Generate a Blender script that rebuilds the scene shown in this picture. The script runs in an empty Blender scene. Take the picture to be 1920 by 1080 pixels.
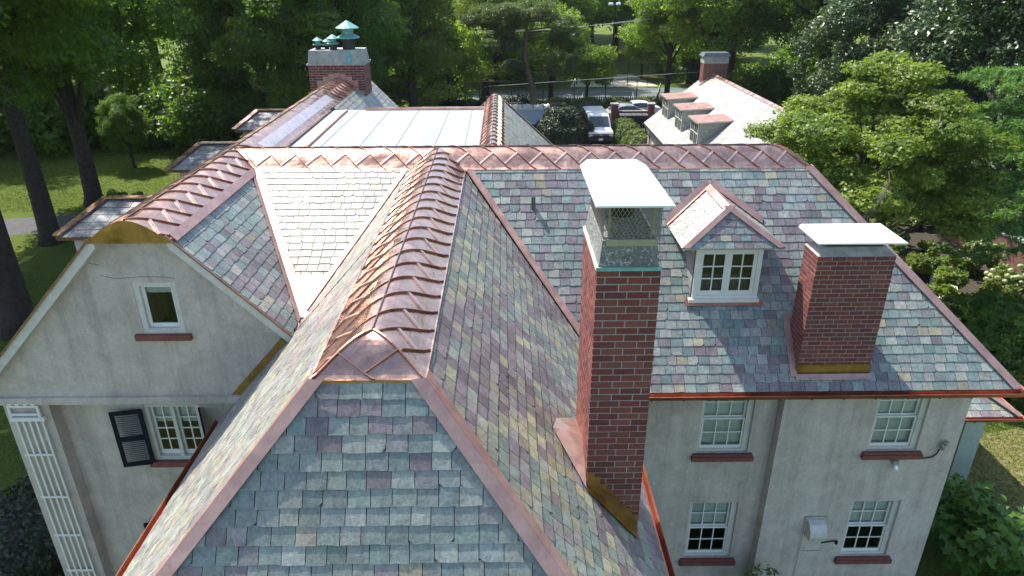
import bpy, math, random
import numpy as np
from mathutils import Vector, Matrix
random.seed(11); rng = np.random.default_rng(5)
scene = bpy.context.scene; C = scene.collection
V = Vector
# ------------------------------------------------------------------ camera
def cam_axes(p, r, yw):
    f = V((math.sin(yw)*math.cos(p), math.cos(yw)*math.cos(p), -math.sin(p)))
    rt = V((math.cos(yw), -math.sin(yw), 0)); up = rt.cross(f)
    return rt*math.cos(r)+up*math.sin(r), up*math.cos(r)-rt*math.sin(r), f
CR, CU, CF = cam_axes(math.radians(24.629), math.radians(-0.241), math.radians(0.568))
cam = bpy.data.objects.new('camera', bpy.data.cameras.new('camera')); C.objects.link(cam)
CAM = V((0, 0, 14.0))
m = Matrix((CR, CU, -CF)).transposed().to_4x4(); m.translation = CAM
cam.matrix_world = m
cam.data.sensor_width = 36; cam.data.lens = 36*1308.4/1920; cam.data.clip_start = .1; cam.data.clip_end = 3000
scene.camera = cam
# ------------------------------------------------------------------ sky, sun, exposure
SUN = V((-.385, .438, .812)).normalized()          # towards the sun
w = bpy.data.worlds.new('World'); scene.world = w; w.use_nodes = True
nt = w.node_tree; bg = nt.nodes['Background']
sky = nt.nodes.new('ShaderNodeTexSky'); sky.sky_type = 'NISHITA'; sky.sun_disc = False
sky.sun_elevation = math.asin(SUN.z); sky.sun_rotation = math.atan2(SUN.x, SUN.y) % (2*math.pi)
sky.air_density = 1.0; sky.dust_density = 1.2; sky.ozone_density = 1.0
nt.links.new(sky.outputs[0], bg.inputs[0]); bg.inputs[1].default_value = .15
sl = bpy.data.lights.new('sun', 'SUN'); sl.energy = 4.2; sl.angle = math.radians(.53); sl.color = (1, .95, .87)
so = bpy.data.objects.new('sun', sl); C.objects.link(so)
so.rotation_euler = (-SUN).to_track_quat('-Z', 'Y').to_euler(); so.location = (-40, 45, 90)
scene.view_settings.view_transform = 'Standard'; scene.view_settings.look = 'None'
scene.view_settings.exposure = 1.05; scene.view_settings.gamma = 1
# ------------------------------------------------------------------ mesh helpers
class MB:
    def __init__(s): s.v = []; s.f = []; s.c = []
    def face(s, pts, col=None):
        i = len(s.v); s.v += [tuple(p) for p in pts]; s.f.append(tuple(range(i, i+len(pts)))); s.c.append(col)
    def box(s, lo, hi, col=None):
        x0, y0, z0 = lo; x1, y1, z1 = hi; i = len(s.v)
        s.v += [(x0,y0,z0),(x1,y0,z0),(x1,y1,z0),(x0,y1,z0),(x0,y0,z1),(x1,y0,z1),(x1,y1,z1),(x0,y1,z1)]
        for f in ((0,3,2,1),(4,5,6,7),(0,1,5,4),(1,2,6,5),(2,3,7,6),(3,0,4,7)):
            s.f.append(tuple(i+k for k in f)); s.c.append(col)
        return s
    def hexa(s, b, t, col=None):            # bottom 4 and top 4 points, any shape
        i = len(s.v); s.v += [tuple(p) for p in b]+[tuple(p) for p in t]
        for f in ((0,3,2,1),(4,5,6,7),(0,1,5,4),(1,2,6,5),(2,3,7,6),(3,0,4,7)):
            s.f.append(tuple(i+k for k in f)); s.c.append(col)
        return s
    def prism(s, poly, vec, col=None):      # polygon extruded along vec
        n = len(poly); i = len(s.v); vec = V(vec)
        s.v += [tuple(p) for p in poly]+[tuple(V(p)+vec) for p in poly]
        s.f.append(tuple(i+k for k in range(n))[::-1]); s.c.append(col)
        s.f.append(tuple(i+n+k for k in range(n))); s.c.append(col)
        for k in range(n):
            s.f.append((i+k, i+(k+1) % n, i+n+(k+1) % n, i+n+k)); s.c.append(col)
        return s
    def bar(s, a, b, wx, wz, up=(0,0,1), col=None):      # rectangular bar a->b
        a, b = V(a), V(b); d = (b-a).normalized(); x = d.cross(V(up))
        x = (x if x.length > 1e-4 else d.cross(V((0,1,0)))).normalized(); z = x.cross(d)
        o = [x*(-wx/2)-z*(wz/2), x*(wx/2)-z*(wz/2), x*(wx/2)+z*(wz/2), x*(-wx/2)+z*(wz/2)]
        return s.hexa([a+k for k in o], [b+k for k in o], col)
    def tube(s, pts, rad, n=8, cap=True):
        pts = [V(p) for p in pts]; i = len(s.v)
        for k, p in enumerate(pts):
            d = (pts[min(k+1, len(pts)-1)]-pts[max(k-1, 0)]).normalized()
            x = d.cross(V((.31,.95,.02))).normalized(); y = d.cross(x)
            r = rad[k] if hasattr(rad, '__len__') else rad
            for j in range(n):
                a = 2*math.pi*j/n; s.v.append(tuple(p+(x*math.cos(a)+y*math.sin(a))*r))
        for k in range(len(pts)-1):
            for j in range(n):
                s.f.append((i+k*n+j, i+k*n+(j+1) % n, i+(k+1)*n+(j+1) % n, i+(k+1)*n+j)); s.c.append(None)
        if cap:
            s.f.append(tuple(i+j for j in range(n))[::-1]); s.c.append(None)
            s.f.append(tuple(i+(len(pts)-1)*n+j for j in range(n))); s.c.append(None)
        return s
    def lathe(s, c, prof, n=16):
        i = len(s.v); c = V(c)
        for r, z in prof:
            for j in range(n):
                a = 2*math.pi*j/n; s.v.append((c.x+r*math.cos(a), c.y+r*math.sin(a), c.z+z))
        for k in range(len(prof)-1):
            for j in range(n):
                s.f.append((i+k*n+j, i+k*n+(j+1) % n, i+(k+1)*n+(j+1) % n, i+(k+1)*n+j)); s.c.append(None)
        s.f.append(tuple(i+j for j in range(n))[::-1]); s.c.append(None)
        s.f.append(tuple(i+(len(prof)-1)*n+j for j in range(n))); s.c.append(None)
        return s
    def build(s, name, mat, parent=None, origin=None, smooth=False, kind=None):
        o0 = V(origin) if origin is not None else (V(parent['_o']) if parent is not None and '_o' in parent else V((0,0,0)))
        me = bpy.data.meshes.new(name)
        me.from_pydata([(a-o0.x, b-o0.y, c-o0.z) for a, b, c in s.v], [], s.f)
        if any(c is not None for c in s.c):
            at = me.attributes.new('col', 'FLOAT_COLOR', 'FACE')
            at.data.foreach_set('color', np.array([(*(c or (.5,.5,.5)), 1) for c in s.c], np.float32).ravel())
        if smooth: me.polygons.foreach_set('use_smooth', [True]*len(me.polygons))
        me.materials.append(mat); me.update()
        o = bpy.data.objects.new(name, me); C.objects.link(o)
        if parent is not None: o.parent = parent; o['_o'] = tuple(o0)
        else: o.location = o0; o['_o'] = tuple(o0)
        if kind: o['kind'] = kind
        return o
def empty(name, loc): 
    o = bpy.data.objects.new(name, None); o.location = loc; o['_o'] = tuple(loc); o.empty_display_size = .2; C.objects.link(o); return o
def tag(o, label, cat, group=None):
    o['label'] = label; o['category'] = cat
    if group: o['group'] = group
    return o
def copy_tree(o, parent=None):
    c = o.copy(); C.objects.link(c); c.parent = parent
    for ch in list(o.children): copy_tree(ch, c)
    return c
# ------------------------------------------------------------------ materials
def mat(name): 
    m = bpy.data.materials.new(name); m.use_nodes = True; n = m.node_tree
    return m, n, n.nodes['Principled BSDF']
def nd(n, t, **k):
    x = n.nodes.new(t)
    for a, b in k.items():
        if a in x.inputs: x.inputs[a].default_value = b
        else: setattr(x, a, b)
    return x
def noise(n, scale, detail=4, rough=.6, dist=0, coord='Object', vec=None):
    x = nd(n, 'ShaderNodeTexNoise', Scale=scale, Detail=detail, Roughness=rough, Distortion=dist)
    if vec is None:
        tc = nd(n, 'ShaderNodeTexCoord'); vec = tc.outputs[coord]
    n.links.new(vec, x.inputs['Vector']); return x
def ramp(n, src, stops):
    r = nd(n, 'ShaderNodeValToRGB'); e = r.color_ramp.elements
    while len(e) < len(stops): e.new(.5)
    for k, (p, c) in enumerate(stops): e[k].position = p; e[k].color = (*c, 1) if hasattr(c, '__len__') else (c, c, c, 1)
    n.links.new(src, r.inputs[0]); return r
def mixc(n, a, b, fac, mode='MIX'):
    x = nd(n, 'ShaderNodeMix', data_type='RGBA', blend_type=mode)
    for sock, val in ((x.inputs[0], fac), (x.inputs[6], a), (x.inputs[7], b)):
        if hasattr(val, 'links') or hasattr(val, 'is_linked'): n.links.new(val, sock)
        else: sock.default_value = val if not isinstance(val, tuple) else (*val, 1)
    return x.outputs[2]
def bump(n, bs, src, strength, dist=.02):
    b = nd(n, 'ShaderNodeBump', Strength=strength, Distance=dist); n.links.new(src, b.inputs['Height']); n.links.new(b.outputs[0], bs.inputs['Normal'])
def attr(n, name='col'):
    return nd(n, 'ShaderNodeAttribute', attribute_name=name)
def scaled(n, sc, coord='Object'):
    tc = nd(n, 'ShaderNodeTexCoord'); mp = nd(n, 'ShaderNodeMapping'); mp.inputs['Scale'].default_value = sc
    n.links.new(tc.outputs[coord], mp.inputs[0]); return mp.outputs[0]
def plain(name, col, rough=.6, metal=0, var=.15, scale=6, bumpy=.15, bs=60, spec=.5):
    m, n, b = mat(name)
    a = noise(n, scale, 6, .65); c = ramp(n, a.outputs[0], [(.3, tuple(x*(1-var) for x in col)), (.7, tuple(min(1, x*(1+var)) for x in col))])
    n.links.new(c.outputs[0], b.inputs['Base Color']); b.inputs['Roughness'].default_value = rough; b.inputs['Metallic'].default_value = metal
    b.inputs['Specular IOR Level'].default_value = spec
    if bumpy: bump(n, b, noise(n, bs, 5).outputs[0], bumpy, .01)
    return m
def m_slate():
    m, n, b = mat('slate')
    a = attr(n); f = noise(n, 9, 7, .7, .6); st = noise(n, 1, 5, .65, .2, vec=scaled(n, (30, 30, 5)))
    big = noise(n, 1.1, 3, .5)
    k = ramp(n, f.outputs[0], [(.28, .62), (.5, 1.0), (.75, 1.28)]); c = mixc(n, a.outputs[0], k.outputs[0], 1.0, 'MULTIPLY')
    k2 = ramp(n, st.outputs[0], [(.35, .80), (.65, 1.12)]); c = mixc(n, c, k2.outputs[0], 1.0, 'MULTIPLY')
    rust = ramp(n, noise(n, 2.3, 5, .6, 1.2).outputs[0], [(.66, 0), (.78, .55)]); c = mixc(n, c, (.36, .27, .16), rust.outputs[0])
    k3 = ramp(n, big.outputs[0], [(.3, .9), (.7, 1.08)]); c = mixc(n, c, k3.outputs[0], 1.0, 'MULTIPLY')
    n.links.new(c, b.inputs['Base Color'])
    r = ramp(n, f.outputs[0], [(.3, .38), (.7, .57)]); n.links.new(r.outputs[0], b.inputs['Roughness'])
    b.inputs['Specular IOR Level'].default_value = .5
    bump(n, b, noise(n, 22, 8, .72, .8).outputs[0], .55, .012); return m
def m_copper(name, lo, hi, rough=(.24, .44), streak=.5, bmp=.25, metal=.88, spot=14):
    m, n, b = mat(name)
    a = noise(n, 2.2, 6, .62, .8); c = ramp(n, a.outputs[0], [(.3, lo), (.55, tuple((x+y)/2 for x, y in zip(lo, hi))), (.75, hi)])
    st = noise(n, 1, 6, .7, .5, vec=scaled(n, (7, 7, 1.4))); k = ramp(n, st.outputs[0], [(.3, .78), (.6, 1.05)])
    cc = mixc(n, c.outputs[0], k.outputs[0], streak, 'MULTIPLY')
    sp = ramp(n, noise(n, spot, 5, .62, 1.4).outputs[0], [(.62, 0), (.74, .6)]); cc = mixc(n, cc, tuple(x*.62 for x in lo), sp.outputs[0])
    n.links.new(cc, b.inputs['Base Color']); b.inputs['Metallic'].default_value = metal
    r = ramp(n, a.outputs[0], [(.3, rough[0]), (.7, rough[1])]); n.links.new(r.outputs[0], b.inputs['Roughness'])
    bump(n, b, noise(n, 3.2, 3, .5).outputs[0], bmp, .05); return m
def m_brick(name='brick'):
    m, n, b = mat(name); a = attr(n); f = noise(n, 38, 5, .7); k = ramp(n, f.outputs[0], [(.3, .7), (.7, 1.25)])
    n.links.new(mixc(n, a.outputs[0], k.outputs[0], 1.0, 'MULTIPLY'), b.inputs['Base Color']); b.inputs['Roughness'].default_value = .86
    bump(n, b, f.outputs[0], .35, .006); return m
def m_stucco():
    m, n, b = mat('stucco'); big = noise(n, .55, 6, .62, .5); mid = noise(n, 3.2, 6, .7, .3); st = noise(n, 1, 6, .7, .3, vec=scaled(n, (3.4, 3.4, .22)))
    c = ramp(n, big.outputs[0], [(.28, (.41, .37, .325)), (.5, (.50, .455, .40)), (.72, (.555, .51, .45))]).outputs[0]
    c = mixc(n, c, ramp(n, mid.outputs[0], [(.3, .8), (.65, 1.08)]).outputs[0], 1.0, 'MULTIPLY')
    c = mixc(n, c, ramp(n, st.outputs[0], [(.34, .76), (.55, 1.03)]).outputs[0], .8, 'MULTIPLY')
    g = noise(n, 26, 6, .75); c = mixc(n, c, ramp(n, g.outputs[0], [(.3, .86), (.7, 1.1)]).outputs[0], 1.0, 'MULTIPLY')
    c = mixc(n, c, (.40, .27, .22), ramp(n, noise(n, .8, 4, .6, 1.).outputs[0], [(.56, 0), (.72, .28)]).outputs[0])
    n.links.new(c, b.inputs['Base Color']); b.inputs['Roughness'].default_value = .92
    bump(n, b, noise(n, 45, 6, .7).outputs[0], .4, .008); return m
def m_leaf(name, lo, hi, trans=.35, rough=.45, spec=.4):
    m, n, b = mat(name); a = attr(n, 'var')
    c = ramp(n, a.outputs['Fac'], [(0, lo), (.6, tuple((x+y)/2 for x, y in zip(lo, hi))), (1, hi)])
    n.links.new(c.outputs[0], b.inputs['Base Color']); b.inputs['Roughness'].default_value = rough; b.inputs['Specular IOR Level'].default_value = spec
    tr = nd(n, 'ShaderNodeBsdfTranslucent'); tc = mixc(n, c.outputs[0], (1.5, 1.7, .45), 1.0, 'MULTIPLY'); n.links.new(tc, tr.inputs[0])
    mx = nd(n, 'ShaderNodeMixShader', Fac=trans); n.links.new(b.outputs[0], mx.inputs[1]); n.links.new(tr.outputs[0], mx.inputs[2])
    n.links.new(mx.outputs[0], n.nodes['Material Output'].inputs[0]); return m
def m_glass():
    m, n, b = mat('window_glass'); n.nodes.remove(b)
    t = nd(n, 'ShaderNodeBsdfTransparent'); t.inputs[0].default_value = (.82, .88, .86, 1); g = nd(n, 'ShaderNodeBsdfGlossy', Roughness=.03)
    fr = nd(n, 'ShaderNodeFresnel', IOR=1.6); mx = nd(n, 'ShaderNodeMixShader')
    n.links.new(fr.outputs[0], mx.inputs[0]); n.links.new(t.outputs[0], mx.inputs[1]); n.links.new(g.outputs[0], mx.inputs[2])
    n.links.new(mx.outputs[0], n.nodes['Material Output'].inputs[0]); return m
M_SL = m_slate(); M_BR = m_brick(); M_ST = m_stucco(); M_GL = m_glass()
M_CU = m_copper('copper', (.45, .25, .178), (.82, .535, .41), (.16, .38), .6, .3, .96)
M_CUL = m_copper('copper_strap', (.62, .42, .35), (.82, .62, .54), (.34, .5), .4, .1)  # paler copper: sun on short seams and saddle put into the colour
M_CUF = m_copper('copper_flashing', (.40, .23, .19), (.57, .365, .31), (.40, .55), .7, .12, .6, 5)
M_CUS = m_copper('copper_seam', (.26, .14, .105), (.48, .29, .23), (.36, .52), .5, .1)
M_CUG = m_copper('copper_gutter', (.42, .15, .085), (.58, .25, .155), (.34, .5), .4, .08)  # redder copper: reflections inside the trough put into the colour
M_CUA = m_copper('amber_copper', (.22, .12, .045), (.52, .32, .11), (.3, .5), .9, .3, .88, 4)  # golden tone: reflections on the copper put into the base colour
M_MO = plain('mortar', (.34, .318, .285), .95, bumpy=.4, bs=90); M_CO = plain('concrete', (.33, .33, .30), .92, var=.3, scale=5, bumpy=.5, bs=45)
M_WH = plain('white_paint', (.70, .70, .66), .55, var=.07, bumpy=.1); M_OFF = plain('cream_trim', (.52, .52, .47), .6, var=.12, bumpy=.15)
M_CAP = plain('galvanised_sheet', (.74, .76, .77), .38, .25, var=.04, bumpy=.03, bs=8); M_GRY = plain('grey_metal', (.34, .33, .28), .45, .6, var=.1)
M_SILL = plain('red_brown_sill', (.17, .055, .045), .7, var=.2); M_SHU = plain('navy_shutter', (.008, .012, .02), .7, var=.15, spec=.12)
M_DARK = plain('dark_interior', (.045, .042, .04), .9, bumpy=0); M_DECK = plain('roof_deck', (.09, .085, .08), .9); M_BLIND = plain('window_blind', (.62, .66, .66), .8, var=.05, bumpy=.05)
M_FLAT = plain('roof_membrane', (.29, .312, .335), .75, var=.12, scale=.9, bumpy=.1, bs=14); M_TEAL = plain('verdigris', (.16, .36, .33), .6, .2, var=.25, scale=9)
M_LEAD = plain('lead_grey', (.12, .14, .15), .5, .4); M_BLK = plain('black_metal', (.025, .025, .028), .45, .3, var=.1)
M_WIRE = plain('mesh_wire', (.30, .29, .26), .4, .8, var=.1, bumpy=0); M_STRIP = plain('silver_strip', (.56, .49, .49), .4, .6, var=.25)
M_BARK = plain('bark', (.040, .033, .027), .95, var=.45, scale=5, bumpy=1, bs=9); M_PBARK = plain('pine_bark', (.13, .095, .08), .95, var=.4, scale=5, bumpy=1, bs=9)

def m_pebble():
    m, n, b = mat('pebbled_concrete'); f = noise(n, 30, 3, .6); g = noise(n, 3, 5, .6)
    c = ramp(n, f.outputs[0], [(.35, (.13, .14, .13)), (.56, (.20, .205, .19)), (.66, (.5, .5, .46))]).outputs[0]; c = mixc(n, c, ramp(n, g.outputs[0], [(.3, .7), (.7, 1.2)]).outputs[0], 1.0, 'MULTIPLY')
    n.links.new(c, b.inputs['Base Color']); b.inputs['Roughness'].default_value = .92; bump(n, b, f.outputs[0], .8, .015); return m
M_PEB = m_pebble()
# ------------------------------------------------------------------ the place: ground, drive, court
def ground_mat():
    m, n, b = mat('lawn'); a = noise(n, .12, 5, .6, .4); f = noise(n, 7, 6, .75); d = noise(n, 46, 4, .7)
    c = ramp(n, a.outputs[0], [(.3, (.085, .125, .024)), (.5, (.12, .165, .032)), (.62, (.15, .175, .042)), (.75, (.22, .195, .07))]).outputs[0]
    c = mixc(n, c, ramp(n, f.outputs[0], [(.3, .62), (.7, 1.3)]).outputs[0], 1.0, 'MULTIPLY'); c = mixc(n, c, ramp(n, d.outputs[0], [(.3, .6), (.7, 1.35)]).outputs[0], 1.0, 'MULTIPLY')
    n.links.new(c, b.inputs['Base Color']); b.inputs['Roughness'].default_value = .95; b.inputs['Specular IOR Level'].default_value = .1
    bump(n, b, d.outputs[0], 1.0, .06); return m
M_LAWN = ground_mat(); M_ASPH = plain('asphalt', (.075, .075, .08), .9, var=.3, scale=2, bumpy=.4, bs=50); M_SOIL = plain('mulch', (.045, .036, .024), .97, var=.5, scale=5, bumpy=1, bs=22)
M_COURT = plain('court_surface', (.105, .13, .135), .85, var=.12, scale=.5); M_PAT = plain('pale_paving', (.58, .52, .44), .85, var=.12, scale=1.5)
def sheet(name, pts, z, mt, th=None):
    b = MB(); b.face([(x, y, z) for x, y in pts]); o = b.build(name, mt); o['kind'] = 'structure'; return o
sheet('ground', [(-700, -300), (700, -300), (700, 900), (-700, 900)], 0, M_LAWN)
sheet('driveway', [(-60, 37.5), (-33, 37.5), (-25, 39.3), (-23, 42), (-27, 42.3), (-34, 40.6), (-60, 40.8)], .004, M_ASPH)
sheet('parking_court', [(-6, 50), (12.5, 50), (12.5, 60), (30, 63.5), (30, 73.5), (-8, 73.5)], .004, M_ASPH)
sheet('planting_bed', [(10.3, 42), (14, 42), (14.2, 61), (10.3, 61)], .012, M_SOIL)
sheet('tennis_court', [(-8, 77.2), (26, 79.0), (28, 92), (-6, 90)], .006, M_COURT)
sheet('patio', [(8.5, 92.6), (20, 93), (18.5, 104), (10.5, 104)], .01, M_PAT)
sheet('flower_bed', [(15.5, 19), (23.5, 24), (27.5, 34), (24.5, 41), (17.5, 31), (14.2, 22)], .006, M_SOIL)
sheet('garden_path', [(14.3, 19.5), (15.3, 18.9), (18.6, 25), (23, 32.4), (22, 33), (17.5, 25.6)], .012, M_PAT)
M_LINE = plain('court_line', (.75, .75, .73), .8, var=.05, bumpy=0)
for k, (a, b_) in enumerate((((-2, 79.2), (22, 80.4)), ((-1, 88), (23, 89)), ((2, 79.4), (3.2, 88.2)), ((14.5, 80), (16, 88.8)), ((8.5, 79.8), (9.8, 88.5)))):
    a, b_ = V((*a, .012)), V((*b_, .012)); d = (b_-a).normalized(); x = V((d.y, -d.x, 0))*.05
    q = MB(); q.face([a-x, a+x, b_+x, b_-x]); o = q.build('court_line', M_LINE); o['kind'] = 'structure'

def dry_mat():
    m, n, b = mat('dry_lawn'); f = noise(n, 3, 6, .75); d = noise(n, 40, 4, .7)
    c = ramp(n, f.outputs[0], [(.3, (.13, .135, .04)), (.5, (.24, .20, .085)), (.7, (.33, .26, .125))]).outputs[0]; c = mixc(n, c, ramp(n, d.outputs[0], [(.3, .65), (.7, 1.3)]).outputs[0], 1.0, 'MULTIPLY')
    n.links.new(c, b.inputs['Base Color']); b.inputs['Roughness'].default_value = .95; bump(n, b, d.outputs[0], 1.0, .05); return m
sheet('dry_lawn', [(13.6, 4), (30, 8), (24, 20.5), (15.3, 18.6), (13.6, 19)], .003, dry_mat())
# ------------------------------------------------------------------ the big stucco house
H = tag(empty('stucco_house', (0, 12, 0)), 'large grey stucco house with multicoloured slate roofs and copper ridges', 'house')
T47 = 1.0724; ME_Y, ME_Z = 11.372, 6.53
zM = lambda y: ME_Z+T47*(y-ME_Y)                       # main front slope
EDZ = 10.066                                           # height at which slopes meet the copper caps
XR0, XR1, TR = -.87, 2.14, 3.52/3.01                   # wing right slope: cap edge, eave
XL0, XL1, TL = -2.05, -5.21, 3.52/3.16                 # wing left slope
zR = lambda x: EDZ-TR*(x-XR0); zL = lambda x: EDZ-TL*(XL0-x)
TG = math.tan(math.radians(46)); XG1, XG0 = -5.35, -6.64; zG = lambda x: EDZ+.03-TG*(x-XG1); zGL = lambda x: EDZ+.03-TG*(XG0-x)
TV = math.tan(math.radians(27)); zV = lambda y: EDZ+.0-TV*(14.62-y)
TF = 1.53; zF = lambda y: EDZ-TF*(6.29-y)              # front hip of the wing
GY = 10.68                                             # gable wall plane
# palettes: (weight, rgb)
PAL = dict(
 blue=[(5,(.225,.268,.255)),(4,(.185,.248,.236)),(3,(.285,.305,.28)),(2.4,(.24,.242,.238)),(1.7,(.205,.178,.192)),(1.0,(.315,.295,.22)),(1.4,(.325,.35,.315)),(.8,(.17,.165,.175))],
 mix=[(3,(.21,.245,.22)),(3,(.275,.285,.235)),(3.2,(.22,.186,.195)),(1.5,(.335,.328,.225)),(1.4,(.31,.28,.22)),(2,(.275,.26,.25)),(1.2,(.18,.15,.16))],
 teal=[(6,(.232,.268,.248)),(3.5,(.20,.245,.228)),(3,(.285,.305,.28)),(2.2,(.245,.243,.24)),(1.5,(.212,.185,.195)),(.8,(.32,.30,.228)),(1.6,(.32,.345,.31))],
 dark=[(3,(.13,.15,.155)),(2,(.16,.175,.175)),(1,(.14,.13,.145))],  # tree shade on the far left dormers put into darker slates
 light=[(3,(.37,.375,.355)),(2,(.33,.34,.325)),(1,(.40,.395,.355))],  # sun on the left-facing roofs put into lighter slates
 pale=[(4,(.29,.30,.27)),(3,(.255,.275,.25)),(1.5,(.325,.315,.235)),(2,(.27,.25,.25)),(1.5,(.24,.21,.215)),(.8,(.32,.285,.235))])
def pick(p, bias=0.0):
    """weighted choice; bias > 0 favours the plum and grey slates of a batch, bias < 0 the green ones"""
    ws = [w_*math.exp(max(-1.3, min(1.3, bias*7*((c[0]+c[2])*.5-c[1]+.012)/max(c)))) for w_, c in p]; t = random.random()*sum(ws)
    for w_, (_, c) in zip(ws, p):
        t -= w_
        if t <= 0: break
    k = random.uniform(.80, 1.16)*.94; g = sum(c)/3
    return tuple(max(.02, (g+(x-g)*1.0)*k*random.uniform(.96, 1.04)*t_) for x, t_ in zip(c, (1.03, 1.0, .96)))
def clip(poly, a, b):                                   # keep left of a->b (2D)
    out = []
    sd = lambda p: (b[0]-a[0])*(p[1]-a[1])-(b[1]-a[1])*(p[0]-a[0])
    for i in range(len(poly)):
        p, q = poly[i], poly[(i+1) % len(poly)]; dp, dq = sd(p), sd(q)
        if dp >= 0: out.append(p)
        if dp*dq < 0: t = dp/(dp-dq); out.append((p[0]+(q[0]-p[0])*t, p[1]+(q[1]-p[1])*t))
    return out
def area(p): return .5*sum(p[i][0]*p[(i+1) % len(p)][1]-p[(i+1) % len(p)][0]*p[i][1] for i in range(len(p)))
def scr(p):
    d = V(p)-CAM; z = d.dot(CF)
    return (960+1308.4*d.dot(CR)/z, 540-1308.4*d.dot(CU)/z, z) if z > .1 else (-9e3, -9e3, 1)
ALL_SLATES = []; DECK = MB()
def slates(pts, U, pal, expo=.183, wid=(.195, .255), store=None, deck=True, seed_col=None, off=0.0):
    pts = [V(p) for p in pts]; U = V(U).normalized()
    N = (pts[1]-pts[0]).cross(pts[2]-pts[0]).normalized()
    if N.z < 0: N = -N
    W = N.cross(U).normalized()
    if W.z < 0: W = -W; U = -U
    O = min(pts, key=lambda p: p.dot(W))
    uv = [((p-O).dot(U), (p-O).dot(W)) for p in pts]
    if area(uv) < 0: uv = uv[::-1]
    if deck: DECK.prism([p-N*.05 for p in pts], N*.048)
    u0, u1 = min(p[0] for p in uv), max(p[0] for p in uv); v1 = max(p[1] for p in uv)
    out = ALL_SLATES if store is None else store
    row = 0; vb = 0; ph = random.uniform(0, 6.28)
    while vb < v1:
        u = u0-random.uniform(0, .25)
        while u < u1:
            wd = random.uniform(*wid); a, b = u+.0042, u+wd-.0042; u += wd
            j = random.gauss(0, .004); vv = vb+j
            e = [random.gauss(0, .0032) for _ in range(4)]
            q = [(a, vv+e[0]), (a+wd*.3, vv+e[1]), (a+wd*.7, vv+e[2]), (b, vv+e[3]), (b+random.gauss(0,.0015), vb+expo*1.12), (a+random.gauss(0,.0015), vb+expo*1.12)]
            t = random.random()
            if t < .07: q = [(a+.05, vv+e[0])]+q[1:5]+[(a, vb+expo*1.12), (a, vv+.04)]
            elif t < .14: q = q[:3]+[(b-.045, vv+e[3]), (b, vv+.05)]+q[4:]
            for i in range(len(uv)):
                q = clip(q, uv[i], uv[(i+1) % len(uv)])
                if len(q) < 3: break
            if len(q) < 3 or area(q) < 4e-4: continue
            hj = random.uniform(-.001, .002); tw = random.gauss(0, .0035)
            um = .5*(a+b)
            top = [O+U*p[0]+W*p[1]+N*(off+.017+hj-.010*(p[1]-vb)/expo+tw*(p[0]-um)) for p in q]
            out.append((top, N, pick(PAL[pal], math.sin(um*1.3+ph)+math.sin(vb*1.9+um*.7+2*ph))))
        vb += expo; row += 1
    return out
def slate_into(mb, s):
    top, N, c = s; n = len(top); i = len(mb.v); bot = [p-N*.011 for p in top]
    mb.v += [tuple(p) for p in top]+[tuple(p) for p in bot]
    mb.f.append(tuple(range(i, i+n))); mb.c.append(c)
    dk = tuple(x*.6 for x in c)
    for k in range(n): mb.f.append((i+(k+1) % n, i+k, i+n+k, i+n+(k+1) % n)); mb.c.append(dk)
# main slope, right part
yv = lambda x: ME_Y+(zR(x)-ME_Z)/T47                     # valley main / wing right
HIP0 = (6.62, 14.69); HIP1 = (9.98, ME_Y)
yvb = ME_Y; xvb = XR0+(EDZ-ME_Z)/TR
slates([(xvb, ME_Y, ME_Z), (HIP1[0], ME_Y, ME_Z), (HIP0[0], 14.67, zM(14.67)), (XR0+.03, 14.67, zM(14.67))], (1,0,0), 'blue')
# east and north faces of the main block (out of sight from the front)
slates([(HIP1[0], ME_Y, ME_Z), (HIP1[0], 19.27, ME_Z), (HIP0[0], 15.97, EDZ), (HIP0[0], 14.67, EDZ)], (0,1,0), 'mix')
slates([(HIP1[0], 19.27, ME_Z), (0, 19.27, ME_Z), (0, 15.97, EDZ), (HIP0[0], 15.97, EDZ)], (1,0,0), 'mix')
# V-shaped slope between gable and wing
def xgl(z): return XG1+(EDZ+.03-z)/TG
def xwl(z): return XL0-(EDZ-z)/TL
vb_y = 11.98; vb_z = zV(vb_y)
slates([(xgl(vb_z)+.03, vb_y, vb_z), (xwl(vb_z)-.03, vb_y, vb_z), (XL0-.05, 14.62, zV(14.62)), (XG1+.04, 14.62, zV(14.62))], (1,0,0), 'pale')
# wing right slope
hy = lambda z: 6.29-(EDZ-z)/TF
zE = 6.53
slates([(XR0, 6.31, EDZ), (XR1, hy(zE), zE), (XR1, ME_Y+.02, zE), (XR0, 14.67, EDZ)], (0,1,0), 'mix')
# wing left slope (stops at the gable wall and at the V-shaped slope)
ye = lambda x: 14.62-(EDZ-zL(x))/TV
xj = -3.66
slates([(XL0, 6.31, EDZ), (XL0, GY, EDZ), (XL1, GY+.0, zL(XL1)), (XL1, hy(zE), zE)], (0,1,0), 'pale')
slates([(XL0, GY, EDZ), (XL0, 14.62, EDZ), (xj, ye(xj), zL(xj)), (xj, GY, zL(xj))], (0,1,0), 'pale')
# front hip
slates([(xwl(zE), hy(zE), zE), (XR1, hy(zE), zE), (XR0, 6.29, EDZ), (XL0, 6.29, EDZ)], (1,0,0), 'teal')
# gable right slope
RK = GY-.16
slates([(XG1, RK, zG(XG1)), (xj, RK, zG(xj)), (xj, ye(xj)+.1, zG(xj)), (XG1, 14.62, zG(XG1))], (0,1,0), 'blue')
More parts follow.
